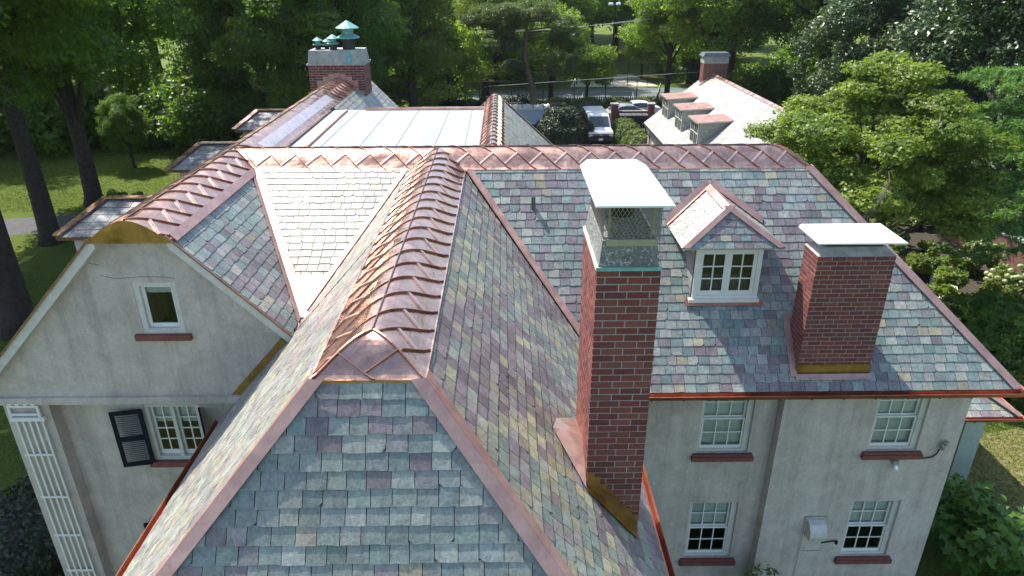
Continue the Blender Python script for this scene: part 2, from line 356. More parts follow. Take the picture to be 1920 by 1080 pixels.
# left slope of the left range, and its right slope beyond the flat roof
XGE = -9.62
slates([(XG0, RK, zGL(XG0)), (XG0, 28.5, zGL(XG0)), (XGE, 28.5, zGL(XGE)), (XGE, RK, zGL(XGE))], (0,1,0), 'pale')
slates([(XG1, 22.15, zG(XG1)), (-2.2, 22.15, zG(-2.2)), (-2.2, 28.5, zG(-2.2)), (XG1, 28.5, zG(XG1))], (0,1,0), 'pale')
# right range at the back
slates([(0, 16.0, EDZ), (0, 23.1, EDZ), (3.2, 26.5, EDZ-3.5), (3.2, 19.2, EDZ-3.5)], (0,1,0), 'pale')
slates([(0, 23.1, EDZ), (-.62, 23.1, EDZ), (-3.8, 26.5, EDZ-3.5), (3.2, 26.5, EDZ-3.5)], (1,0,0), 'mix')
DECK.build('roof_deck', M_DECK, H)
# the 300 slates that show largest are parts of their own, the rest is one part
def ssize(s):
    c = sum(s[0], V())/len(s[0]); x, y, z = scr(c)
    if not (-30 < x < 1950 and -20 < y < 1100) or (CAM-c).dot(s[1]) < 0: return 0
    q = [scr(p)[:2] for p in s[0]]
    return abs(area(q))
idx = sorted(range(len(ALL_SLATES)), key=lambda i: -ssize(ALL_SLATES[i])); top300 = set(idx[:300]); rest = MB()
for i, s in enumerate(ALL_SLATES):
    if i in top300: b = MB(); slate_into(b, s); b.build('slate', M_SL, H)
    else: slate_into(rest, s)
rest.build('slates', M_SL, H, kind='stuff')
# flat roof with its seams
b = MB(); b.box((-5.34, 15.9, EDZ-.16), (-.6, 22.1, EDZ-.06)); fr = b.build('flat_roof', M_FLAT, H)
for x in (-4.55, -3.6, -2.7, -1.75):
    b = MB(); b.bar((x, 15.98, EDZ-.055), (x+.05, 21.9, EDZ-.055), .022, .012); b.build('membrane_seam', M_LEAD if x < -9 else plain('seam_grey', (.24,.25,.26), .7) if 'seam_grey' not in bpy.data.materials else bpy.data.materials['seam_grey'], fr)
b = MB(); b.box((-1.02, 15.98, EDZ-.058), (-.98, 21.9, EDZ-.05)); b.build('membrane_seam', bpy.data.materials['seam_grey'], fr)
b = MB(); b.bar((-4.86, 16.0, EDZ-.03), (-4.86, 21.9, EDZ-.03), .07, .06); b.build('copper_edge', M_CUF, fr)
b = MB(); b.box((-4.3, 22.0, EDZ-.2), (-.62, 22.12, EDZ+.02)); b.build('back_coping', M_CU, fr)
# ---- walls with openings
def wall(mb, axis, plane, a0, a1, z0, z1, holes, th=.22, sgn=1):
    """axis 'x': wall in plane y=plane running along x; the outer face at plane, thickness inward (sgn)"""
    xs = sorted({a0, a1, *[h[0] for h in holes], *[h[1] for h in holes]}); zs = sorted({z0, z1, *[h[2] for h in holes], *[h[3] for h in holes]})
    P = (lambda a, d, z: (a, plane+sgn*d, z)) if axis == 'x' else (lambda a, d, z: (plane+sgn*d, a, z))
    for i in range(len(xs)-1):
        for j in range(len(zs)-1):
            xm, zm = .5*(xs[i]+xs[i+1]), .5*(zs[j]+zs[j+1])
            if any(h[0] < xm < h[1] and h[2] < zm < h[3] for h in holes): continue
            mb.face([P(xs[i],0,zs[j]), P(xs[i+1],0,zs[j]), P(xs[i+1],0,zs[j+1]), P(xs[i],0,zs[j+1])])
            mb.face([P(xs[i],th,zs[j]), P(xs[i],th,zs[j+1]), P(xs[i+1],th,zs[j+1]), P(xs[i+1],th,zs[j])])
    for h in holes:
        x0, x1, q0, q1 = h
        mb.face([P(x0,0,q0), P(x0,th,q0), P(x0,th,q1), P(x0,0,q1)]); mb.face([P(x1,0,q0), P(x1,0,q1), P(x1,th,q1), P(x1,th,q0)])
        mb.face([P(x0,0,q1), P(x0,th,q1), P(x1,th,q1), P(x1,0,q1)]); mb.face([P(x0,0,q0), P(x1,0,q0), P(x1,th,q0), P(x0,th,q0)])
WY = 11.872
WINS = [(3.98, 5.06, 4.70, 6.30), (7.58, 8.64, 4.71, 6.30), (4.0, 5.06, 1.75, 3.36), (7.57, 8.64, 1.75, 3.36)]
b = MB(); wall(b, 'x', WY, 2.05, 9.48, -.3, 6.42, WINS); b.build('wall', M_ST, H)
b = MB(); b.box((5.53, 11.60, -.3), (6.93, WY-.002, 6.46)); b.build('chimney_breast', M_ST, H)
b = MB(); wall(b, 'y', 9.48, WY, 18.9, -.3, 6.42, [], sgn=-1); b.build('wall', M_ST, H)
b = MB(); wall(b, 'x', 18.9, -1.0, 9.48, -.3, 6.42, [], sgn=-1); b.build('wall', M_ST, H)
b = MB(); wall(b, 'y', 1.62, 4.4, WY+.2, -.3, 6.45, [], sgn=-1); b.build('wall', M_ST, H)
b = MB(); wall(b, 'x', 4.4, -4.72, 1.62, -.3, 6.45, []); b.build('wall', M_ST, H)
b = MB(); wall(b, 'y', -4.72, 4.4, GY+.4, -.3, 6.45, [], sgn=1); b.build('wall', M_ST, H)
b = MB(); b.box((2.0, ME_Y+.06, 6.40), (9.9, WY+.1, 6.46)); b.build('soffit', M_OFF, H)
# gable wall (upper) and the recessed wall below it
GW = (-6.24, -5.52, 8.30, 9.26); LWN = (-6.75, -5.74, 5.40, 6.66); GYB = 10.95
def zgab(x): return min(zG(x)-.12, zGL(x)-.12, 10.05)
b = MB()
xs = [-9.1, -8.6, -8, -7.4, -6.9, -6.7, GW[0], GW[1], -5.3, -5.1, -4.6, -4.1, -3.66]
for i in range(len(xs)-1):
    x0, x1 = xs[i], xs[i+1]
    for z0, z1 in ([(6.92, GW[2]), (GW[3], None)] if (x0, x1) == GW[:2] else [(6.92, None)]):
        ta, tb = (zgab(x0), zgab(x1)) if z1 is None else (z1, z1)
        for d in (0, .25): b.face([(x0, GY+d, z0), (x1, GY+d, z0), (x1, GY+d, tb), (x0, GY+d, ta)])
# right foot of the gable, cut by the wing's roof
for d in (0, .25): b.face([(-3.66, GY+d, zL(-3.66)-.3), (-3.66, GY+d, zgab(-3.66)), (-3.66+.02, GY+d, zgab(-3.66)), (-3.64, GY+d, zL(-3.66)-.3)])
x0, x1, z0, z1 = GW
for q in ([(x0,0,z0),(x0,.25,z0),(x0,.25,z1),(x0,0,z1)], [(x1,0,z0),(x1,0,z1),(x1,.25,z1),(x1,.25,z0)], [(x0,0,z1),(x0,.25,z1),(x1,.25,z1),(x1,0,z1)], [(x0,0,z0),(x1,0,z0),(x1,.25,z0),(x0,.25,z0)]):
    b.face([(x, GY+y, z) for x, y, z in q])
b.build('gable_wall', M_ST, H)
b = MB(); b.box((-9.12, GY-.07, 6.90), (-4.72, GYB+.2, 7.04)); b.build('string_course', M_ST, H)
b = MB(); wall(b, 'x', GYB, -8.4, -4.5, -.3, 6.90, [LWN]); b.build('wall', M_ST, H)
b = MB(); b.box((-9.10, GY, -.3), (-8.28, GYB+.3, 6.90)); b.build('corner_pilaster', M_ST, H)
b = MB(); wall(b, 'y', -9.08, GYB+.3, 28.4, -.3, 7.3, []); b.build('wall', M_ST, H)
b = MB(); wall(b, 'x', 28.4, -9.08, -2.4, -.3, 7.3, [], sgn=-1); b.build('wall', M_ST, H)
b = MB(); b.prism([(-9.0, 28.35, 7.2), (-2.4, 28.35, 7.2), (-5.3, 28.35, 9.95), (-6.7, 28.35, 9.95)], (0, -.2, 0)); b.build('gable_wall', M_ST, H)
b = MB(); wall(b, 'y', 2.75, 18.9, 26.1, -.3, 6.6, [], sgn=-1); wall(b, 'x', 26.1, -3.4, 2.75, -.3, 6.6, [], sgn=-1); b.build('wall', M_ST, H)
M_CRACK = plain('stucco_crack', (.16, .15, .14), .95)
# cracks in the render above the gable window: raised broken lips
for poly in ([(-6.72, 9.40), (-6.5, 9.34), (-6.24, 9.35), (-6.0, 9.37), (-5.75, 9.36), (-5.5, 9.33)], [(-6.92, 9.66), (-6.80, 9.6), (-6.70, 9.585)]):
    b = MB()
    for (xa, za), (xc, zc) in zip(poly, poly[1:]):
        mx_, mz = .5*(xa+xc), .5*(za+zc)+random.gauss(0, .008)
        b.bar((xa, GY-.002, za), (mx_, GY-.002, mz), .006, .007); b.bar((mx_, GY-.002, mz), (xc, GY-.002, zc), .006, .009)
    b.build('crack', M_CRACK, H)
# ------------------------------------------------------------------ copper ridge caps
def prof(w): return (.5*(1+math.cos(math.pi*w)))**.64      # crown 1 -> edge 0 with a flared foot
M_LEADC = plain('tarnished_seam', (.10, .075, .07), .5, .6)
class Cap:
    """crown line origin O along unit D, sideways S (horizontal), half width hw, edge height ze, rise"""
    def __init__(s, O, D, hw, ze, rise): s.O = V(O); s.D = V(D); s.S = V((0,0,1)).cross(s.D)*-1; s.hw = hw; s.ze = ze; s.rise = rise
    def P(s, t, w, side, lift=0.0):
        p = s.O+s.D*t+s.S*(side*w*s.hw); p.z = s.ze+s.rise*prof(w); 
        if lift: p = p+s.N(t, w, side)*lift
        return p
    def N(s, t, w, side):
        e = .01; a = s.P(t, max(0, w-e), side); b = s.P(t, min(1, w+e), side); n = (b-a).cross(s.D).normalized()
        return n if n.z > 0 else -n
def rib(mb, pts, nrm, wd=.015, ht=.024):
    n = len(pts); i0 = len(mb.v)
    for k in range(n):
        d = (pts[min(k+1, n-1)]-pts[max(0, k-1)]).normalized(); x = d.cross(nrm[k]).normalized()
        for a, h in ((-1, -.004), (1, -.004), (.8, ht), (-.8, ht)): mb.v.append(tuple(pts[k]+x*(a*wd/2)+nrm[k]*h))
    for k in range(n-1):
        for j in range(4): mb.f.append((i0+4*k+j, i0+4*k+(j+1) % 4, i0+4*k+4+(j+1) % 4, i0+4*k+4+j)); mb.c.append(None)
    mb.f.append((i0, i0+3, i0+2, i0+1)); mb.c.append(None); e = i0+4*(n-1); mb.f.append((e, e+1, e+2, e+3)); mb.c.append(None)
def ridge_cap(cap, t0, t1, pitch, slant, sides, end=0, start=0, name='ridge_cap', w1=.40, w2=.78, ht=.024, plain_=False):
    """end/start: how far the edge reaches past the crown at a hipped end (0 = plain)"""
    base = MB()                                           # crown seam is the part that carries panels and seams
    crown = [cap.P(t0+(t1-t0)*k/8, 0, 1) for k in range(9)]; rib(base, crown, [V((0,0,1))]*9, .016, .026)
    root = base.build(name, M_LEADC, H)
    for sd in sides:
        lo = lambda w: t0-start*w; hi = lambda w: t1+end*w
        sl = slant*sd
        kmin = int(math.floor((t0-abs(start)-abs(slant))/pitch))-1; kmax = int(math.ceil((t1+abs(end)+abs(slant))/pitch))+1
        NW = 11; ws = [k/(NW-1) for k in range(NW)]
        for k in range(kmin, kmax):
            b = MB(); prev = None; lift = random.uniform(.0, .004)
            for w_ in ws:
                a = min(max(k*pitch+sl*w_, lo(w_)), hi(w_)); c = min(max((k+1)*pitch+sl*w_, lo(w_)), hi(w_))
                cur = (a, c, w_)
                if prev and (prev[1]-prev[0] > .004 or c-a > .004):
                    f = lambda t, w__: cap.P(t, w__, sd)+V((0,0,lift))
                    q = [f(prev[0], prev[2]), f(prev[1], prev[2]), f(c, w_), f(a, w_)]
                    b.face(q if sd*cap_sign(cap) > 0 else q[::-1])
                prev = cur
            if b.f: 
                o = b.build('panel', M_CU, root, smooth=True)
            if plain_: continue
            def line(fn, wa, wb, n=9, wd=.012, h_=None, mt_=None):
                pts = [];  nr = []
                for i in range(n+1):
                    w_ = wa+(wb-wa)*i/n; t = fn(w_)
                    if lo(w_)-1e-3 <= t <= hi(w_)+1e-3: pts.append(cap.P(t, w_, sd)); nr.append(cap.N(t, w_, sd))
                if len(pts) > 2: q = MB(); rib(q, pts, nr, wd, h_ or ht*(1.2 if sd*cap.D.y >= 0 else .75)); q.build('seam', mt_ or M_CUS, root)
            line(lambda w_: k*pitch+sl*w_, 0, 1)
            # short seam from this long seam (at w2) up to the next one (at w1)
            ta, tb = k*pitch+sl*w2, (k+(1 if sl > 0 else -1))*pitch+sl*w1
            line(lambda w_: ta+(tb-ta)*(w_-w2)/(w1-w2), w2, w1, 5, .045, .022, M_CUL)
        # drip edge along the foot
        b = MB(); p, q = cap.P(lo(1), 1, sd), cap.P(hi(1), 1, sd); out = cap.S*sd*.012
        b.bar(p+out-V((0,0,.03)), q+out-V((0,0,.03)), .022, .075); b.build('drip_edge', M_CU, root)
    return root
def cap_sign(c): return 1 if c.D.x+c.D.y*1 > 0 else -1
def hip_end(cap, t1, end, root, seams=True):
    """sloping end: crown end at t1, foot at t1+end"""
    b = MB(); NW = 11
    f = lambda w_, l: V(cap.O+cap.D*(t1+end*w_)+cap.S*(l*w_*cap.hw)).to_tuple()[:2]+(cap.ze+cap.rise*prof(w_),)
    for i in range(NW-1):
        for j in range(6):
            wa, wb = i/(NW-1), (i+1)/(NW-1); la, lb = -1+j/3, -1+(j+1)/3
            b.face([f(wa, la), f(wb, la), f(wb, lb), f(wa, lb)])
    b.build('panel', M_CU, root, smooth=True)
    for l in (-1, 1):
        pts = [V(f(k/8, l)) for k in range(9)]; q = MB(); rib(q, pts, [(cap.D+V((0,0,1.2))+cap.S*l*.7).normalized()]*9, .022, .035); q.build('seam', M_CUS, root)
    if seams:
        for (wa, la), (wb, lb) in (((.5, -1), (.86, .05)), ((.55, 1), (1, -.12))):
            pts = []
            for k in range(9): u = k/8; w_ = wa+(wb-wa)*u; y_ = la*wa+(lb*wb-la*wa)*u; pts.append(V(f(w_, y_/w_)))
            q = MB(); rib(q, pts, [(cap.D*.8+V((0,0,1))).normalized()]*9, .02, .035); q.build('seam', M_CUS, root)
    a, c = V(f(1, -1)), V(f(1, 1)); b = MB(); b.bar(a+cap.D*.012-V((0,0,.04)), c+cap.D*.012-V((0,0,.04)), .025, .10); b.build('drip_edge', M_CU, root)
RISE = .35
capA = Cap((0, 15.32, 0), (1,0,0), .65, EDZ, RISE)
rA = ridge_cap(capA, -5.95, 5.97, .535, .68, (1, -1), end=.65, start=-.62)
hip_end(capA, 5.97, .65, rA, False)
capB = Cap((-1.46, 0, 0), (0,-1,0), .60, EDZ, RISE-.005)
rB = ridge_cap(capB, -15.2, -6.76, .475, .72, (1, -1), end=.47)
hip_end(capB, -6.76, .47, rB)
capC = Cap((-5.995, 0, 0), (0,-1,0), .65, EDZ+.03, RISE-.03)
rC = ridge_cap(capC, -15.95, -10.48, .50, .62, (1, -1)); ridge_cap(capC, -26.15, -23.4, .40, .5, (1, -1))
rC2 = ridge_cap(capC, -23.4, -15.95, 2.48, 0, (1, -1), plain_=True)
b = MB()
for k in range(16):
    ta, tb = -23.0+k*.43, -23.0+(k+1)*.43
    for wa, wb in ((.42, .54), (.54, .66), (.66, .78)): b.face([capC.P(ta, wa, -1, .006), capC.P(tb, wa, -1, .006), capC.P(tb, wb, -1, .006), capC.P(ta, wb, -1, .006)])
b.build('silver_strip', M_STRIP, rC2, smooth=True)
capD = Cap((-.30, 0, 0), (0,-1,0), .31, EDZ-.03, RISE-.03)
rD = ridge_cap(capD, -22.9, -15.6, .44, .38, (1, -1), start=.35, ht=.022)
# amber copper plate closing the gable cap
b = MB(); pts = [(capC.O.x+s*.66*w_, 10.47, EDZ+.03+(RISE-.03)*prof(w_)) for s, w_ in [(-1, 1-k/8) for k in range(9)]+[(1, k/8) for k in range(1, 9)]]
b.prism([(pts[0][0], 10.47, EDZ-.03)]+pts+[(pts[-1][0], 10.47, EDZ-.03)], (0, .03, 0)); b.build('cap_end_plate', M_CUA, H)
# ------------------------------------------------------------------ flashings, rakes, gutters
def strip(name, a, b_, n1, n2, w1, w2, mt=M_CUF, lift=.035, th=.006):
    """two-winged metal strip along a->b, wings lie on planes with normals n1,n2"""
    a, b_ = V(a), V(b_); d = (b_-a).normalized(); n1, n2 = V(n1).normalized(), V(n2).normalized(); o = MB()
    up = (n1+n2).normalized()*lift
    for n, w_, s in ((n1, w1, 1), (n2, w2, -1)):
        x = d.cross(n).normalized()*s
        q = [a+up, b_+up, b_+x*w_+n*lift, a+x*w_+n*lift]
        o.hexa(q, [p+n*th for p in q])
    return o.build(name, mt, H)
NM = V((0,-T47,1)).normalized(); NR = V((TR,0,1)).normalized(); NL = V((-TL,0,1)).normalized(); NF = V((0,-TF,1)).normalized()
NG = V((TG,0,1)).normalized(); NV = V((0,-TV,1)).normalized(); NE = V((T47,0,1)).normalized(); NGL = V((-TG,0,1)).normalized()
def fl(name, a, b_, nA, nB, sideA, sideB, mt=M_CUF, lift=.036):
    a, b_ = V(a), V(b_); o = MB()
    up = (nA.normalized()+nB.normalized()).normalized()*lift
    for n, s in ((nA, sideA), (nB, sideB)):
        s = V(s); q = [a+up, b_+up, b_+s+n*lift, a+s+n*lift]; o.hexa([p-n*.004 for p in q], [p+n*.004 for p in q])
    return o.build(name, mt, H)
def inpl(n, v): v = V(v); return (v-n*v.dot(n))
# front hips of the wing
fl('hip_flashing', (XR0, 6.29, EDZ), (XR1, hy(zE), zE), NR, NF, inpl(NR, (0,.15,0)), inpl(NF, (-.135,0,0)), lift=.05)
fl('hip_flashing', (XL0, 6.29, EDZ), (xwl(zE), hy(zE), zE), NL, NF, inpl(NL, (0,.04,0)), inpl(NF, (.135,0,0)), lift=.05)
# east hip
fl('hip_flashing', (6.62, 14.67, zM(14.67)), (9.98, ME_Y, ME_Z), NM, NE, inpl(NM, (-.17,0,0)), inpl(NE, (0,.17,0)), lift=.05)
fl('hip_flashing', (6.62, 15.97, EDZ), (9.98, 19.27, ME_Z), V((0,T47,1)).normalized(), NE, (-.17,0,0), (0,-.17,0), lift=.05)
fl('hip_flashing', (0, 23.1, EDZ), (3.2, 26.5, EDZ-3.5), V((1.09,0,1)).normalized(), V((0,1.03,1)).normalized(), (0,-.12,0), (-.12,0,0), lift=.05)
# valleys
fl('valley_flashing', (XR0+.03, 14.67, EDZ), (xvb, ME_Y, ME_Z), NR, NM, inpl(NR, (0,-.13,0)), inpl(NM, (.15,0,0)))
fl('valley_flashing', (XL0, 14.62, EDZ), (xj, ye(xj), zL(xj)), NL, NV, inpl(NL, (0,-.06,0)), inpl(NV, (-.13,0,0)))
vl0, vl1 = V((XG1, 14.62, zG(XG1))), V((xj, ye(xj), zG(xj)))
fl('valley_flashing', vl0, vl1, NG, NV, inpl(NG, (0,-.20,0)), inpl(NV, (.17,0,0)))
# copper pan at the foot of the V-shaped slope
b = MB(); yp = vb_y+.08
q = [V((xgl(zV(yp))-.05, yp, zV(yp))), V((xwl(zV(yp))+.05, yp, zV(yp))), V((xj+.06, ye(xj)+.1, zV(ye(xj)+.1))), V((xj-.06, ye(xj)+.1, zV(ye(xj)+.1)))]
b.hexa([p+NV*.008 for p in q], [p+NV*.016 for p in q]); b.build('valley_pan', M_CUF, H)
b = MB(); b.face([(xj-.12, ye(xj)+.15, zL(xj)+.09), (xj+.12, ye(xj)+.15, zL(xj)+.09), (xj+.10, RK-.02, zL(xj)+.02), (xj-.10, RK-.02, zL(xj)+.02)]); b.build('valley_pan', M_CUF, H)
# copper edge strips along cap feet of the gable range
b = MB(); b.bar((XG1+.05, RK, zG(XG1)+.02), (XG1+.05, 14.6, zG(XG1)+.02), .16, .012, up=tuple(NG)); b.build('edge_strip', M_CUF, H)
# rake boards of the gable
def rake(sd):
    f = zG if sd > 0 else zGL; xa, xb = (XG1-.06, xj+.02) if sd > 0 else (XG0+.06, XGE)
    b = MB()
    for k in range(6):
        x0, x1 = xa+(xb-xa)*k/6, xa+(xb-xa)*(k+1)/6; fl_ = lambda x: f(x)-.02-.0*x
        b.hexa([(x0, RK-.02, fl_(x0)-.20), (x1, RK-.02, fl_(x1)-.20), (x1, GY, fl_(x1)-.20), (x0, GY, fl_(x0)-.20)], [(x0, RK-.02, fl_(x0)), (x1, RK-.02, fl_(x1)), (x1, GY, fl_(x1)), (x0, GY, fl_(x0))])
    b.build('rake_board', M_OFF, H)
    b = MB(); b.bar((xa, RK-.035, f(xa)+.0), (xb, RK-.035, f(xb)+.0), .03, .04, up=(0,1,0)); b.build('rake_edge', M_CUS, H)
rake(1); rake(-1)
# step flashing where the wing meets the gable wall
b = MB(); q = [V((xj, GY-.012, zL(xj)+.03)), V((-4.95, GY-.012, zL(-4.95)+.03)), V((-4.95, GY-.012, zL(-4.95)+.21)), V((xj-.16, GY-.012, zL(xj-.16)+.18))]
b.prism(q, (0,-.006,0)); b.build('step_flashing', M_CUA, H)
def gutter(a, b_, out, mt=M_CUG):
    a, b_, out = V(a), V(b_), V(out).normalized(); d = (b_-a).normalized(); mb = MB()
    pr = [(-.02, .0), (-.02, -.105), (.08, -.105), (.115, -.02), (.13, 0), (.118, .004), (.10, -.02), (.07, -.095), (-.01, -.095), (-.01, 0)]
    n = len(pr); A = [a+out*x+V((0,0,z)) for x, z in pr]; B = [b_+out*x+V((0,0,z)) for x, z in pr]
    i = len(mb.v); mb.v += [tuple(p) for p in A+B]
    for k in range(n): mb.f.append((i+k, i+(k+1) % n, i+n+(k+1) % n, i+n+k)); mb.c.append(None)
    mb.f.append(tuple(range(i, i+n))); mb.f.append(tuple(range(i+2*n-1, i+n-1, -1))); mb.c += [None, None]
    g = mb.build('gutter', mt, H)
    L = (b_-a).length; k = .5
    while k < L:
        p = a+d*k; q = MB(); q.bar(p+V((0,0,-.113))+out*-.02, p+V((0,0,-.113))+out*.09, .03, .012); q.build('gutter_bracket', M_BLK, g); k += .62
    return g
gutter((2.3, ME_Y-.005, ME_Z-.02), (10.06, ME_Y-.005, ME_Z-.02), (0,-1,0))
gutter((9.99, ME_Y-.05, ME_Z-.02), (9.99, 19.3, ME_Z-.02), (1,0,0))
gutter((XR1+.0, hy(zE)-.1, zE-.02), (XR1+.0, ME_Y-.15, zE-.02), (1,0,0))
gutter((XL1-.0, hy(zE)-.1, zE-.02), (XL1-.0, GY-.02, zE-.02), (-1,0,0))
gutter((XGE, RK, zGL(XGE)-.02), (XGE, 28.5, zGL(XGE)-.02), (-1,0,0))
# ------------------------------------------------------------------ chimneys
BC = [(.165,.044,.034),(.18,.052,.040),(.145,.040,.033),(.19,.062,.048),(.125,.036,.032)]
def chimney(name, x0, x1, y0, y1, zb, zt, singles, bl=.258, bh=.0917, zcut=None, label=None):
    """mortar core with real bricks on all four faces; singles: list of faces whose bricks are own parts"""
    b = MB(); b.box((x0, y0, zb), (x1, y1, zt)); core = b.build(name, M_MO, H)
    rest = MB(); j = .0155; nC = int((zt-zb)/bh)
    for face in 'fblr':
        L = (x1-x0) if face in 'fb' else (y1-y0)
        for c in range(nC):
            z1 = zt-.004-c*bh; z0 = z1-bh+j; u = -bl*.5*(c % 2)-(.03 if c % 2 else 0); 
            while u < L:
                a, e = max(u, 0), min(u+bl-j, L); u += bl
                if e-a < .03: continue
                pr = random.uniform(.004, .009); col = tuple(v*random.uniform(.9, 1.1) for v in random.choice(BC))
                if face == 'f': lo, hi = (x0+a, y0-pr, z0), (x0+e, y0+.02, z1)
                elif face == 'b': lo, hi = (x0+a, y1-.02, z0), (x0+e, y1+pr, z1)
                elif face == 'l': lo, hi = (x0-pr, y0+a, z0), (x0+.02, y0+e, z1)
                else: lo, hi = (x1-.02, y0+a, z0), (x1+pr, y0+e, z1)
                if face in singles and (zcut is None or z1 > zcut(.5*(lo[0]+hi[0]))): q = MB(); q.box(lo, hi, col); q.build('brick', M_BR, core)
                else: rest.box(lo, hi, col)
    rest.build('bricks', M_BR, core, kind='stuff'); return core
# tall chimney
CX0, CX1, CY0, CY1, CZT = 1.025, 1.735, 7.16, 8.54, 10.93
ch = chimney('chimney', CX0, CX1, CY0, CY1, 6.2, CZT, 'f', zcut=lambda x: zR(x)-.05)
b = MB(); g = .02
b.hexa([(CX0+.01, CY0+.01, CZT+.004), (CX1-.01, CY0+.01, CZT+.004), (CX1-.01, CY1-.01, CZT+.004), (CX0+.01, CY1-.01, CZT+.004)], [(CX0+.05, CY0+.05, CZT+.33), (CX1-.05, CY0+.05, CZT+.33), (CX1-.05, CY1-.05, CZT+.33), (CX0+.05, CY1-.05, CZT+.33)])
b.build('concrete_crown', M_PEB, ch)
b = MB()
for k in range(6): b.box((CX0+.06, CY0+.10+k*.2, CZT+.332), (CX0+.17, CY0+.29+k*.2, CZT+.352+.006*(k % 2)))
b.build('crown_tile', M_CO, ch)
b = MB(); b.box((CX0-.012, CY0-.014, CZT-.012), (CX1+.012, CY0+.01, CZT+.03)); b.build('verdigris_strip', M_TEAL, ch)
b = MB(); b.box((CX0-.016, CY0+.012, CZT-.012), (CX0+.01, CY1, CZT+.03)); b.build('white_strip', M_WH, ch)
b = MB(); b.lathe((1.42, 8.15, CZT+.33), [(.16, 0), (.16, .18), (.13, .18), (.13, .02)], 20); b.build('flue', M_BLK, ch)
ZP = 11.70; PX0, PX1, PY0, PY1 = .965, 1.815, 7.08, 8.78
b = MB(); i_ = .16; zt_ = ZP+.085
bot = [(PX0, PY0, ZP), (PX1, PY0, ZP), (PX1, PY1, ZP), (PX0, PY1, ZP)]; topq = [(PX0+i_*.5, PY0+i_*.9, zt_), (PX1-i_*.9, PY0+i_*.9, zt_), (PX1-i_*.9, PY1-i_*.3, zt_), (PX0+i_*.5, PY1-i_*.3, zt_)]
b.hexa([(x, y, z-.02) for x, y, z in bot], bot); b.hexa([(x, y, z+.0005) for x, y, z in bot], topq); b.build('chimney_cap', M_CAP, ch)
b = MB()
for x in (CX0+.12, CX1-.12):
    for y in (CY0+.1, CY1-.1): b.bar((x, y, CZT+.31), (x+(.03 if x > 1.4 else -.0), y, ZP-.02), .022, .022)
b.build('cap_post', M_GRY, ch)
b = MB(); b.box((CX0+.09, CY0+.03, CZT+.27), (CX1-.06, CY0+.055, CZT+.345)); b.build('mesh_clamp', M_GRY, ch)
b = MB()                                                   # woven wire screen on four sides
zb_, zt2 = CZT+.30, ZP-.02
def screen(p0, p1, n):
    p0, p1 = V(p0), V(p1); L = (p1-p0).length; d = (p1-p0)/L; Hh = zt2-zb_; st = .047
    k = -Hh*.6
    while k < L:
        for s in (1, -1):
            a0, a1 = (k, k+Hh*.6) if s > 0 else (k+Hh*.6, k)
            t0, t1 = 0, 1
            lo_, hi_ = min(a0, a1), max(a0, a1)
            if hi_ <= 0 or lo_ >= L: continue
            f = lambda t: a0+(a1-a0)*t
            ts = sorted([min(1, max(0, (0-a0)/(a1-a0))), min(1, max(0, (L-a0)/(a1-a0)))])
            if ts[1]-ts[0] < .02: continue
            A, B_ = p0+d*f(ts[0])+V((0,0,Hh*ts[0])), p0+d*f(ts[1])+V((0,0,Hh*ts[1]))
            b.bar(A, B_, .0052, .0052, up=n)
        k += st
screen((CX0+.06, CY0+.06, zb_), (CX1-.02, CY0+.06, zb_), (0,1,0)); screen((CX0+.06, CY1-.06, zb_), (CX1-.02, CY1-.06, zb_), (0,1,0))
screen((CX0+.06, CY0+.06, zb_), (CX0+.06, CY1-.06, zb_), (1,0,0)); screen((CX1-.02, CY0+.06, zb_), (CX1-.02, CY1-.06, zb_), (1,0,0))
b.build('wire_screen', M_WIRE, ch)
# copper saddle on the uphill side, amber steps on the front
def onR(x, y, l=.05): return V((x, y, zR(x)+l))
A, B_, Cc = onR(.70, CY0+.95), onR(.62, CY0+.60), onR(CX0-.005, CY0-.08); D_ = V((CX0-.008, CY0+.55, zR(CX0)+.42)); E_ = onR(CX0-.005, CY1+.1)
b = MB(); b.face([B_, Cc, D_]); b.face([B_, D_, A]); b.face([A, D_, E_]); b.build('saddle_flashing', M_CUL, ch)
b = MB(); st = .095; x = CX0-.004
pl_ = [(x, CY0-.014, zR(x)+.0)]; n_ = 8
pts = [(CX0, zR(CX0)+.20)]
for k in range(n_):
    xa = CX0+(CX1-CX0)*k/n_; xb = CX0+(CX1-CX0)*(k+1)/n_; zz = zR(xa)+.27; b.box((xa, CY0-.0165, zR(xb)-.02), (xb-.0005, CY0-.0105, zz+random.uniform(-.03, .03)))
b.build('step_flashing', M_CUA, ch)
b = MB(); b.bar((CX0, CY0-.05, zR(CX0)+.05), (CX1+.02, CY0-.05, zR(CX1+.02)+.05), .10, .008, up=tuple(NR)); b.build('apron_flashing', M_CUA, ch)
